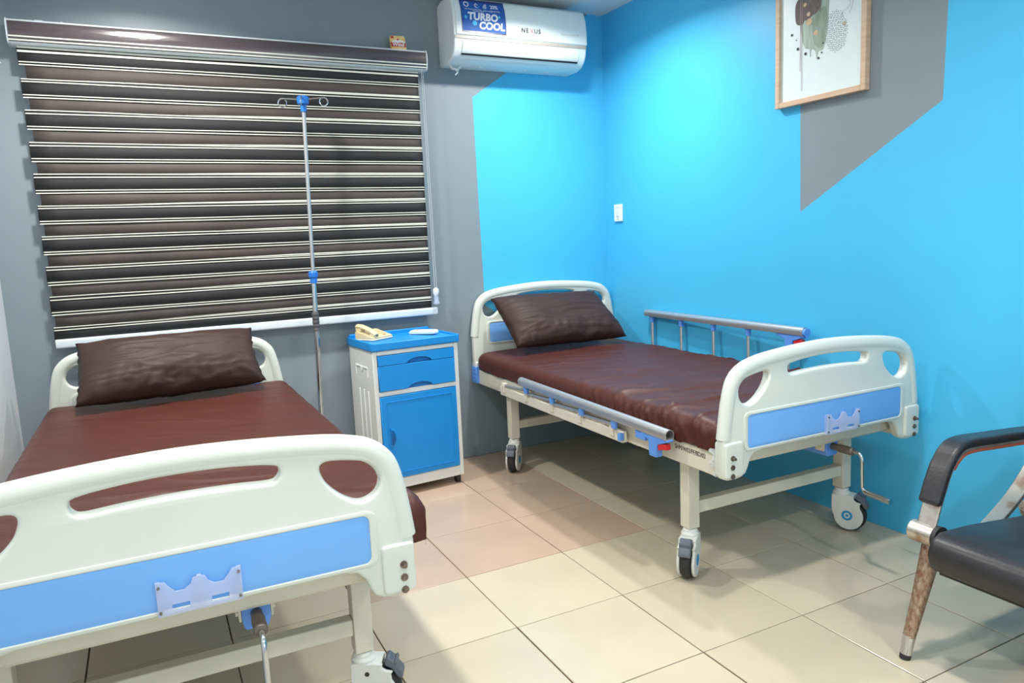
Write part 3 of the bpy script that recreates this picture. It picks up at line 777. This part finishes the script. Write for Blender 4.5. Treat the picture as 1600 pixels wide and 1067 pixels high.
z0 = 0.815; pr = [(0.0126, z0)]
for k in range(5): pr += [(0.0165, z0 + 0.002 + k * 0.018), (0.0165, z0 + 0.012 + k * 0.018), (0.0150, z0 + 0.014 + k * 0.018), (0.0150, z0 + 0.018 + k * 0.018)]
pr += [(0.0126, z0 + 0.094)]
lathe(bm, pr, 18, T(lean(0.86).x, 0, 0)); obj('hand_grip', bm, mat('dark_grip', (86, 84, 88), 0.5, var=0.1), iv, smooth=True)
bm = bmesh.new(); lathe(bm, [(0.0128, 1.040), (0.0165, 1.042), (0.0165, 1.066), (0.0215, 1.070), (0.0225, 1.090), (0.018, 1.096), (0.0090, 1.098)], 12, T(lean(1.07).x, 0, 0))
obj('height_clamp', bm, mat('clamp_blue', (36, 116, 206), 0.4, var=0.03), iv, smooth=True)
bm = bmesh.new(); lathe(bm, [(0.009, 1.815), (0.0135, 1.817), (0.0135, 1.845), (0.026, 1.852), (0.028, 1.880), (0.020, 1.886), (0.004, 1.886)], 10, T(lean(1.85).x, 0, 0))
hd = obj('hook_head', bm, MATS['clamp_blue'], iv, smooth=True)
hx = lean(1.86).x
for a, k_ in ((-0.35, 1.0), (PI - 0.35, 1.0), (PI / 2 - 0.35, 0.45), (-PI / 2 - 0.35, 0.45)):
    d = Vector((math.cos(a), math.sin(a), 0)); P0 = Vector((hx, 0, 1.872))
    pts = [P0 + d * 0.015, P0 + d * 0.05 * k_ + Vector((0, 0, 0.003)), P0 + d * 0.085 * k_ + Vector((0, 0, 0.005))]
    cc = P0 + d * 0.092 * k_ + Vector((0, 0, -0.013))
    for k in range(16):
        b = math.radians(100 - 22 * k); pts.append(cc + d * 0.0185 * math.cos(b) + Vector((0, 0, 0.0185 * math.sin(b))) + d.cross(Vector((0, 0, 1))) * 0.0004 * k)
    bm = bmesh.new(); tube(bm, pts, 0.0030, 8); obj('hook', bm, m_chrome, hd, smooth=True)

# ------------------------------------------------------------------ blind
bl = thing('window_blind', 'dark striped zebra blind with white rails on the grey wall', 'blind', (-2.045, 0, 0))
OX = -2.045
def X(x): return x - OX
hx0, hx1 = X(-2.924), X(-1.166)
prof = [(0.0, 2.160), (-0.070, 2.160), (-0.082, 2.156), (-0.088, 2.148), (-0.092, 2.135), (-0.094, 2.115), (-0.092, 2.09), (-0.086, 2.072), (-0.080, 2.066), (-0.070, 2.064), (0.0, 2.064)]
bm = bmesh.new(); prism(bm, [(a, b) for a, b in prof], hx0, hx1, Matrix(((0, 1, 0, 0), (1, 0, 0, 0), (0, 0, 1, 0), (0, 0, 0, 1))))
hr = obj('headrail', bm, m_railwhite, bl, bevel=0.0015)
# dark strip let into the curved front, between thin white lips
SW = Matrix(((0, 1, 0, 0), (1, 0, 0, 0), (0, 0, 1, 0), (0, 0, 0, 1)))
bm = bmesh.new(); prism(bm, [(-0.0905, 2.148), (-0.0945, 2.137), (-0.0965, 2.115), (-0.0955, 2.092), (-0.0905, 2.074), (-0.085, 2.070), (-0.080, 2.074), (-0.085, 2.148)], hx0 + 0.003, hx1 - 0.003, SW)
for yl, zl in ((-0.0955, 2.0885), (-0.0895, 2.0755)): obj('lip', bx(hx0, hx1, yl - 0.003, yl + 0.006, zl - 0.0028, zl + 0.0028), m_stripe, hr, bevel=0.001)
obj('front_strip', bm, m_headcover, hr, smooth=True)['label'] = 'dark glossy strip along the head rail'
for x in (hx0 - 0.004, hx1):
    bm = bmesh.new(); prism(bm, [(a - (0.004 if a < 0 else 0), b + (0.002 if b > 2.1 else -0.002)) for a, b in prof], x, x + 0.004, SW); obj('end_plate', bm, m_railwhite, hr)
for x, w in ((-2.88, 0.028), (-2.79, 0.01)):
    obj('clip', bx(X(x) + 0.05, X(x) + 0.05 + w, -0.06, -0.02, 2.160, 2.165), m_railwhite, hr)
lines = [2.052, 1.995, 1.929, 1.866, 1.804, 1.741, 1.676, 1.612, 1.548, 1.483, 1.420, 1.357, 1.294, 1.230, 1.166, 1.102, 1.039, 0.975, 0.910, 0.868]
fx1 = X(-1.200)
for k in range(len(lines) - 1):
    zt_, zb_ = lines[k], lines[k + 1]
    dark = k % 2 == 0
    fx0 = X(-2.905) if dark else X(-2.882 - 0.014 * k / 18)
    y = -0.050 if dark else -0.0475
    bm = bmesh.new(); n = 24
    top, bot = [], []
    for i in range(n + 1):
        x = fx0 + (fx1 - fx0) * i / n
        yy = y + 0.002 * noise.noise(Vector((i * 0.25, k * 0.7, 0)))
        top.append(bm.verts.new((x, yy, zt_ + 0.004))); bot.append(bm.verts.new((x, yy, zb_ - 0.004)))
    for i in range(n): bm.faces.new((top[i], bot[i], bot[i + 1], top[i + 1]))
    o = obj('dark_band' if dark else 'sheer_band', bm, m_blinddark if dark else m_blindsheer, bl, smooth=True)
    sd = o.modifiers.new('solid', 'SOLIDIFY'); sd.thickness = 0.001
for k in range(len(lines) - 1):
    z = lines[k]
    for dzz, hh, yy in (((0.0056, 0.0019, -0.0512), (-0.0056, 0.0021, -0.0514)) if k else ((0.006, 0.004, -0.052), (-0.010, 0.004, -0.053))):
        bm = bmesh.new(); n = 24; ring = []
        wob = 0.0035 if k % 2 == 0 and dzz > 0 else 0.0012
        for i in range(n + 1):
            x = X(-2.903) + (fx1 - X(-2.903)) * i / n
            zz = z + dzz + wob * noise.noise(Vector((i * 0.16, k * 1.7, dzz * 100))) 
            ring.append([bm.verts.new((x, yy - 0.0012, zz + hh)), bm.verts.new((x, yy - 0.0012, zz - hh)), bm.verts.new((x, yy + 0.0012, zz - hh)), bm.verts.new((x, yy + 0.0012, zz + hh))])
        for A, B in zip(ring, ring[1:]):
            for q in range(4): bm.faces.new((A[q], A[(q + 1) % 4], B[(q + 1) % 4], B[q]))
        bm.faces.new(ring[0]); bm.faces.new(ring[-1][::-1])
        obj('stripe', bm, m_stripe, bl)
    if k % 2 == 0 and k:       # second stripe of the layer behind, peeping above the pair
        bm = bmesh.new(); prism(bm, [(X(-2.6 + 0.5 * ((k * 7) % 5) / 5), z + 0.0084), (fx1, z + 0.0088), (fx1, z + 0.0145), (X(-1.9), z + 0.0142)], -0.0515, -0.0500); obj('stripe', bm, m_stripe, bl)
bm = bmesh.new(); prism(bm, [(-0.040, 0.865), (-0.060, 0.865), (-0.064, 0.860), (-0.064, 0.832), (-0.060, 0.827), (-0.040, 0.827), (-0.036, 0.832), (-0.036, 0.860)], X(-2.903), X(-1.172), SW)
obj('bottom_rail', bm, m_railwhite, bl, bevel=0.002)
bm = bmesh.new()
def beads(bm, pts_fn, n):
    for i in range(n):
        bmesh.ops.create_icosphere(bm, subdivisions=1, radius=0.0029, matrix=Matrix.Translation(pts_fn(i / (n - 1))))
beads(bm, lambda t: Vector((X(-1.189) + 0.004 * t, -0.072, 2.062 - 1.10 * t)), 140)
beads(bm, lambda t: Vector((X(-1.176) + 0.006 * t, -0.060, 2.062 - 1.10 * t)), 140)
o = obj('bead_chain', bm, m_bead, bl); o['kind'] = 'stuff'
bm = bmesh.new(); lathe(bm, [(0.004, 0.968), (0.015, 0.962), (0.016, 0.945), (0.011, 0.930), (0.009, 0.925)], 14, T(X(-1.178), -0.066, 0))
tw = obj('chain_weight', bm, m_white, bl, smooth=True)
bm = bmesh.new(); lathe(bm, [(0.009, 0.926), (0.013, 0.918), (0.013, 0.898), (0.017, 0.893), (0.017, 0.884), (0.004, 0.881)], 14, T(X(-1.178), -0.066, 0)); obj('clear_tip', bm, m_clear, tw, smooth=True)

# soap pack on the head rail
sp = thing('soap_pack', 'small red and cream pack standing on the blind head rail', 'pack', (-1.296, -0.045, 2.1610), math.radians(-6))
bm = bmesh.new(); prism(bm, [(-0.035, 0), (0.042, 0), (0.036, 0.060), (0.030, 0.066), (-0.034, 0.066), (-0.040, 0.060)], -0.013, 0.013)
sb = obj('carton', bm, m_soapcream, sp, bevel=0.003)
bm = bmesh.new(); prism(bm, [(-0.034, 0.014), (0.0385, 0.012), (0.036, 0.032), (-0.037, 0.034)], -0.0142, -0.013); obj('red_band', bm, m_soapred, sb)
bm = bmesh.new(); prism(bm, [(-0.036, 0.052), (-0.020, 0.054), (-0.024, 0.063), (-0.036, 0.062)], -0.0142, -0.013); prism(bm, [(-0.006, 0.046), (0.0, 0.042), (0.004, 0.048), (-0.001, 0.054)], -0.0142, -0.013); obj('red_flower', bm, m_soapred, sb)
bm = bmesh.new(); prism(bm, [(-0.030, 0.034), (0.034, 0.032), (0.036, 0.038), (0.012, 0.045), (-0.012, 0.043), (-0.030, 0.040)], -0.0141, -0.013); obj('white_flash', bm, m_white, sb)
text('lettering', 'Wind', 0.026, m_white, sb, T(0.001, -0.0145, 0.0155) @ RX(PI / 2), bold=0.0006, align='CENTER')

# curly wire stub
bm = bmesh.new(); tube(bm, [(-2.975, -0.012, 2.040), (-2.990, -0.015, 2.030), (-2.972, -0.016, 2.004), (-2.968, -0.012, 2.000)], 0.0016, 6)
tag(obj('wire_stub', bm, m_white, smooth=True), 'short curly white wire end on the grey wall beside the blind', 'wire')
bm = bmesh.new(); tube(bm, [(-2.970, -0.008, 1.986), (-2.985, -0.010, 1.972), (-2.998, -0.010, 1.966)], 0.0016, 6)

# ------------------------------------------------------------------ air conditioner
ac = thing('air_conditioner', 'white split air conditioner with a blue sticker high on the wall', 'air conditioner', (-0.675, 0, 0))
w2 = 0.385
body_p = [(0, 2.40), (-0.06, 2.412), (-0.15, 2.405), (-0.185, 2.385), (-0.205, 2.34), (-0.212, 2.28), (-0.212, 2.200), (-0.206, 2.165), (-0.190, 2.135), (-0.160, 2.110), (-0.110, 2.098), (0, 2.100)]
bm = bmesh.new(); prism(bm, body_p, -w2, w2, SW)
acb = obj('casing', bm, m_acwhite, ac, smooth=True, bevel=0.006)
fp = [(-0.060, 2.416), (-0.150, 2.409), (-0.188, 2.389), (-0.209, 2.342), (-0.217, 2.282), (-0.218, 2.216), (-0.206, 2.214), (-0.200, 2.28), (-0.192, 2.34), (-0.15, 2.39), (-0.06, 2.400)]
bm = bmesh.new(); prism(bm, fp, -w2 + 0.012, w2 + 0.001, SW)
fpo = obj('front_panel', bm, m_acwhite, ac, smooth=True, bevel=0.003)
bm = bmesh.new(); box(bm, -w2 + 0.004, w2 - 0.002, -0.2145, -0.20, 2.197, 2.213); obj('trim_strip', bm, m_actrim, acb, bevel=0.002)
flap = [(-0.2135, 2.190), (-0.2085, 2.163), (-0.196, 2.139), (-0.186, 2.132), (-0.180, 2.140), (-0.200, 2.188)]
bm = bmesh.new(); prism(bm, flap, -w2 + 0.045, w2 - 0.045, SW); obj('louvre_flap', bm, m_acwhite, ac, smooth=True, bevel=0.002)
bm = bmesh.new(); prism(bm, [(-0.1905, 2.1335), (-0.1835, 2.1265), (-0.176, 2.130), (-0.185, 2.138)], -w2 + 0.045, w2 - 0.045, SW); obj('air_slot', bm, m_slot, acb)
for x in (-0.20, 0.06, 0.20): obj('clip', bx(x, x + 0.02, -0.085, -0.065, 2.094, 2.104), m_acwhite, acb, bevel=0.002)
bm = bmesh.new(); tube(bm, [(-w2 + 0.03, -0.06, 2.106), (-w2 + 0.04, -0.07, 2.085), (-w2 + 0.07, -0.08, 2.078), (-w2 + 0.085, -0.07, 2.098)], 0.006, 8); tube(bm, [(-w2 + 0.055, -0.075, 2.082), (-w2 + 0.065, -0.085, 2.064), (-w2 + 0.052, -0.08, 2.052)], 0.003, 6)
obj('cable_tail', bm, m_acwhite, acb, smooth=True)
# sticker on the gently curved front panel: placed on the local tangent
th = math.atan2(0.217 - 0.2135, 2.30 - 2.225)
def onac(x, z, d=0.0015):
    # front panel profile depth at height z
    P = [(-0.218, 2.216), (-0.217, 2.282), (-0.209, 2.342), (-0.188, 2.389)]
    for (ya, za), (yb, zb_) in zip(P, P[1:]):
        if z <= zb_:
            k = (z - za) / (zb_ - za); return Vector((x, ya + (yb - ya) * k - d, z))
    return Vector((x, -0.188 - d, z))
def wrap(o, d):
    for v in o.data.vertices:
        p = onac(v.co.x, v.co.z, d + v.co.y * -1.0); v.co.y = p.y
def grid_plate(name, x0, x1, z0, z1, m, d, parent):
    bm = bmesh.new(); n = 8; R = []
    for j in range(n + 1):
        z = z0 + (z1 - z0) * j / n
        R.append([bm.verts.new(onac(x0, z, d)), bm.verts.new(onac(x1, z, d))])
    for A, B in zip(R, R[1:]): bm.faces.new((A[0], A[1], B[1], B[0]))
    o = obj(name, bm, m, parent); sd = o.modifiers.new('solid', 'SOLIDIFY'); sd.thickness = 0.0008; sd.offset = 0; return o
sx0, sx1 = -0.342, -0.098
stk = grid_plate('sticker', sx0, sx1, 2.229, 2.392, m_stickedge, 0.0012, fpo)
grid_plate('sticker_face', sx0 + 0.004, sx1 - 0.004, 2.236, 2.389, m_sticker, 0.0018, stk)
def actext(s, x, z, size, m, shear=0.0, bold=0.0, space=1.0, align='LEFT', name='lettering', parent=None):
    o = text(name, s, size, m, parent or stk, T(x, 0, z) @ RX(PI / 2), shear=shear, bold=bold, space=space, align=align, depth=0.0003)
    wrap(o, 0.0026); return o
actext('TURBO', sx0 + 0.034, 2.2905, 0.049, m_white, 0.12, 0.0021, 1.03)
actext('COOL', sx0 + 0.092, 2.2490, 0.049, m_white, 0.12, 0.0021, 1.03)
actext('20%', sx0 + 0.164, 2.354, 0.026, m_white, 0, 0.0005, 1.0)
for s, x, z in (('Auto Restart', 0.022, 2.338), ('Multi Clean', 0.072, 2.338), ('Protection Filter', 0.066, 2.330), ('Rapid Cooling', 0.122, 2.336), ('Energy Saving', 0.166, 2.338)):
    actext(s, sx0 + x, z, 0.0088, m_white)
def acdisc(x, z, r0, r1, m, n=24, a0=0, a1=360):
    bm = bmesh.new(); A, B = [], []
    for k in range(n + 1):
        a = math.radians(a0 + (a1 - a0) * k / n)
        A.append(bm.verts.new((x + r0 * math.cos(a), 0, z + r0 * math.sin(a)))); B.append(bm.verts.new((x + r1 * math.cos(a), 0, z + r1 * math.sin(a))))
    for k in range(n): bm.faces.new((A[k], B[k], B[k + 1], A[k + 1]))
    o = obj('icon', bm, m, stk); wrap(o, 0.0028); sd = o.modifiers.new('solid', 'SOLIDIFY'); sd.thickness = 0.0005
    return o
acdisc(sx0 + 0.034, 2.3655, 0.0098, 0.0142, m_white, 24, 100, 440)
acdisc(sx0 + 0.034, 2.3745, 0.0, 0.0026, m_white, 10)
acdisc(sx0 + 0.090, 2.3625, 0.0075, 0.0115, m_white, 12, 80, 290); acdisc(sx0 + 0.100, 2.355, 0.0, 0.003, m_cyan, 10); acdisc(sx0 + 0.094, 2.3655, 0.0, 0.0032, m_white, 10, 0, 200)
for k in range(4): acdisc(sx0 + 0.146, 2.352, 0.006 + k * 0.0048, 0.0082 + k * 0.0048, m_white, 10, 95, 205 - 8 * k)
def snow(x, z, r):
    bm = bmesh.new()
    for k in range(3):
        a = PI * k / 3 + 0.2; d = Vector((math.cos(a), 0, math.sin(a))); n = Vector((-d.z, 0, d.x)) * r * 0.2
        c = Vector((x, 0, z)); bm.faces.new([bm.verts.new(p) for p in (c - d * r - n, c + d * r - n, c + d * r + n, c - d * r + n)])
    for k in range(6):
        a = PI * k / 3 + 0.2 + PI / 6; c = Vector((x + r * 0.62 * math.cos(a), 0, z + r * 0.62 * math.sin(a)))
        bm.faces.new([bm.verts.new(c + Vector((r * 0.26 * math.cos(b), 0, r * 0.26 * math.sin(b)))) for b in (0, PI / 2, PI, 1.5 * PI)])
    o = obj('snowflake', bm, m_cyan, stk); wrap(o, 0.0028); sd = o.modifiers.new('solid', 'SOLIDIFY'); sd.thickness = 0.0005
snow(sx0 + 0.024, 2.300, 0.0085); snow(sx0 + 0.070, 2.2745, 0.0135); acdisc(sx0 + 0.208, 2.313, 0, 0.0065, m_cyan, 14)
actext('NE', -0.012, 2.252, 0.030, m_nex, 0, 0.0003, 1.25, parent=fpo); actext('X', 0.0385, 2.252, 0.030, m_pink, 0, 0.0002, 1.25, parent=fpo); actext('US', 0.0625, 2.252, 0.030, m_nex, 0, 0.0003, 1.25, parent=fpo)
for k in range(7): grid_plate('worn_print', 0.225 + k * 0.016, 0.237 + k * 0.016, 2.257, 2.266, m_faint, 0.0006, fpo)

# ------------------------------------------------------------------ picture and switch on the right wall
pf = thing('framed_print', 'framed abstract print in a pale wood frame on the blue wall', 'picture', rw(1.298, 0.0, 1.706), RWA - PI / 2)
PWd, PH = 0.432, 0.62
bm = bmesh.new(); fwid = 0.022
for a in ((0, fwid, 0, PH), (PWd - fwid, PWd, 0, PH), (fwid, PWd - fwid, 0, fwid), (fwid, PWd - fwid, PH - fwid, PH)): box(bm, a[0], a[1], -0.030, -0.002, a[2], a[3])
pfo = obj('frame', bm, m_wood, pf, bevel=0.002)
pr_ = obj('print', bx(fwid, PWd - fwid, -0.018, -0.004, fwid, PH - fwid), m_paper, pf)
m_sage = mat('sage_wash', (150, 172, 160), 0.6, rgb2=(188, 204, 192), vscale=18, stretch=(3, 1, 0.5))
m_sage2 = mat('deep_sage_wash', (128, 146, 128), 0.6, rgb2=(160, 178, 164), vscale=18, stretch=(3, 1, 0.5))
m_brown = mat('brown_wash', (94, 82, 80), 0.6, rgb2=(116, 102, 98), vscale=25)
m_gold = mat('gold_wash', (196, 164, 126), 0.5, rgb2=(214, 186, 150), vscale=60)
def blob(P, m, d, name='brush_mark', smooth=True):
    """flat painted mark on the print; P in crop-like units mapped to metres"""
    Q = [(p.x, p.y) for p in catmull(P, 4)] if smooth else P
    bm = bmesh.new(); prism(bm, Q, -0.018 - d - 0.0003, -0.018 - d); return obj(name, bm, m, pr_)
def c2(x, y): return ((x - 120) * 0.00101, (540 - (x - 120) * 0.23 - y) * 0.00083)
blob([c2(*p) for p in ((238, -150), (372, -150), (375, 60), (368, 180), (352, 250), (330, 262), (322, 300), (314, 262), (296, 250), (290, 288), (284, 250), (262, 240), (244, 180), (236, 60))], m_sage, 0.0004)
blob([c2(*p) for p in ((300, 100), (362, 60), (360, 200), (340, 245), (312, 230), (300, 180))], m_sage2, 0.0008)
blob([c2(*p) for p in ((215, 40), (232, 8), (262, -20), (310, -24), (335, 10), (338, 50), (318, 82), (290, 100), (282, 120), (262, 112), (250, 132), (222, 128), (214, 90))], m_brown, 0.0012)
def spot(x, y, r, m, d=0.0018, name='dot'):
    a, b = c2(x, y); r *= 0.00088
    blob([(a + r * math.cos(2 * PI * k / 10), b + r * math.sin(2 * PI * k / 10)) for k in range(10)], m, d, name, smooth=False)
for x, y, r in ((262, 40, 9), (280, 85, 10), (283, 122, 17), (316, 175, 12), (445, 143, 8)): spot(x, y, r, m_gold)
for x, y, r in ((198, 177, 6), (229, 245, 7), (267, 270, 7), (330, 293, 5), (221, 203, 3), (352, 224, 4), (345, 268, 4)): spot(x, y, r, m_ink)
random.seed(11)
bm = bmesh.new()
for j in range(22):
    for i in range(16):
        u = (i + 0.5 * (j % 2)) / 15.5 * 2 - 1 + random.uniform(-.03, .03); v = j / 21 * 2 - 1 + random.uniform(-.02, .02)
        if u * u + v * v > 1: continue
        a, b = c2(408 + u * 54, 174 + v * 96); r = 0.0019
        prism(bm, [(a + r * math.cos(2 * PI * k / 6), b + r * math.sin(2 * PI * k / 6)) for k in range(6)], -0.0190, -0.0186)
o = obj('dot_cluster', bm, mat('grey_ink', (110, 124, 122), 0.6, var=0.1), pr_); o['kind'] = 'stuff'
m_line = mat('mauve_ink', (176, 158, 160), 0.6, var=0.1)
for x0, y0, y1, w in ((240, -150, 352, 2.2), (248, -150, 446, 2.2)):
    a, b = c2(x0, y0); c, d = c2(x0 + 3, y1); blob([(a, d), (a + w * 0.001, d), (a + w * 0.001, b), (a, b)], m_line, 0.0022, 'ink_line', smooth=False)
for P in (((275, -60), (290, 10), (320, 70), (338, 60), (330, -20)), ((425, -60), (455, 10), (470, 60), (440, 90), (430, 100)), ((450, -60), (478, 10), (482, 60), (468, 100)), ((300, -60), (312, 10), (330, 50), (340, 90))):
    bm = bmesh.new(); tube(bm, [(*[q for q in (p.x,)], -0.0205, p.y) for p in catmull([c2(*q) for q in P], 5, closed=False)], 0.0006, 5); obj('ink_line', bm, m_line, pr_)

sw = thing('wall_switch', 'small white socket plate on the blue wall by the corner', 'switch', rw(0.090, 0.0, 1.278), RWA - PI / 2)
pl_ = obj('plate', bx(0, 0.075, -0.010, -0.0005, 0, 0.098), m_white, sw, bevel=0.003)
obj('rocker', bx(0.026, 0.048, -0.0135, -0.009, 0.028, 0.062), m_railwhite, pl_, bevel=0.002)
for z in (0.014, 0.082): 
    bm = bmesh.new(); cyl(bm, (0.037, -0.0095, z), (0.037, -0.0115, z), 0.003, 8); obj('screw', bm, m_bolt, pl_)

# ------------------------------------------------------------------ armchair against the right wall
chn = thing('armchair', 'black vinyl armchair with rusty chrome legs by the blue wall', 'armchair', (0, 0, 0))
YFAR, YNEAR = -2.465, -3.04
for yy, s in ((YFAR, 1), (YNEAR, -1)):
    bm = bmesh.new(); tube(bm, [(-0.742, yy + 0.006 * s, 0.062), (-0.716, yy, 0.16), (-0.655, yy, 0.330)], [0.0165, 0.020, 0.0285], 18)
    lg = obj('leg', bm, m_rustleg, chn, smooth=True)
    bm = bmesh.new(); tube(bm, [(-0.7525, yy + 0.0075 * s, 0.012), (-0.741, yy + 0.006 * s, 0.066)], [0.0145, 0.0168], 18); obj('ferrule', bm, m_chrome, lg, smooth=True)
    bm = bmesh.new(); tube(bm, [(-0.755, yy + 0.008 * s, 0.0), (-0.752, yy + 0.0075 * s, 0.013)], [0.0145, 0.0152], 18); obj('rubber_foot', bm, m_dark, lg, smooth=True)
    bm = bmesh.new(); tube(bm, [(-0.06, yy, 0.012), (-0.115, yy, 0.16), (-0.20, yy, 0.330)], [0.0155, 0.020, 0.0285], 18)
    lg = obj('leg', bm, m_rustleg, chn, smooth=True)
    bm = bmesh.new(); tube(bm, [(-0.0555, yy, 0.0), (-0.06, yy, 0.013)], [0.0145, 0.0152], 18); obj('rubber_foot', bm, m_dark, lg, smooth=True)
    bm = bmesh.new(); cyl(bm, (-0.690, yy + 0.042 * s, 0.352), (-0.690, yy - 0.030 * s, 0.352), 0.030, 24)
    jt = obj('joint_sleeve', bm, m_rust, chn, smooth=True, bevel=0.003)
    bm = bmesh.new(); cyl(bm, (-0.690, yy - 0.028 * s, 0.352), (-0.690, yy - 0.040 * s, 0.352), 0.032, 24); obj('collar', bm, m_dark, jt, smooth=True)
    pts = catmull([(-0.692, yy, 0.375), (-0.668, yy, 0.440), (-0.634, yy, 0.515), (-0.602, yy, 0.556), (-0.552, yy, 0.574), (-0.42, yy, 0.566), (-0.25, yy, 0.553), (-0.10, yy, 0.540)], 5, closed=False)
    bm = bmesh.new(); strap(bm, pts, 0.052, 0.010); am = obj('arm', bm, m_rust, chn, bevel=0.003)
    inn = [p + Vector((0, -0.0 * s, -0.012)) for p in pts[8:]]
    bm = bmesh.new(); strap(bm, [p + Vector((0.008, 0, -0.010)) for p in pts[12:]], 0.046, 0.012); obj('strap', bm, m_redtrim, am, bevel=0.003)
    pp = [p + Vector((-0.010, 0, 0.010)) if i < 8 else p + Vector((-0.004, 0, 0.014)) for i, p in enumerate(pts[4:-2])]
    bm = bmesh.new(); strap(bm, pp, 0.060, 0.026); obj('arm_pad', bm, m_vinyl, am, bevel=0.010, seg=4)
    bm = bmesh.new(); strap(bm, catmull([(-0.470, yy, 0.285), (-0.40, yy, 0.312), (-0.335, yy, 0.345), (-0.27, yy, 0.385), (-0.19, yy, 0.455), (-0.12, yy, 0.538)], 4, closed=False), 0.045, 0.016); obj('back_strut', bm, m_rust, chn, bevel=0.003)
bm = bmesh.new()
prism(bm, [(-0.765, 0.330), (-0.755, 0.288), (-0.715, 0.270), (-0.18, 0.235), (-0.16, 0.30), (-0.19, 0.330), (-0.60, 0.377), (-0.715, 0.383), (-0.752, 0.366)], YNEAR + 0.045, YFAR - 0.045)
obj('seat', bm, m_vinyl, chn, bevel=0.016, seg=4)
bm = bmesh.new(); prism(bm, [(-0.715, 0.262), (-0.18, 0.228), (-0.18, 0.238), (-0.715, 0.272)], YNEAR + 0.055, YFAR - 0.055); obj('seat_board', bm, m_dark, chn)
bm = bmesh.new(); prism(bm, [(-0.215, 0.33), (-0.13, 0.335), (-0.045, 0.86), (-0.075, 0.875), (-0.12, 0.86)], YNEAR + 0.045, YFAR - 0.045)
obj('backrest', bm, m_vinyl, chn, bevel=0.02, seg=4)
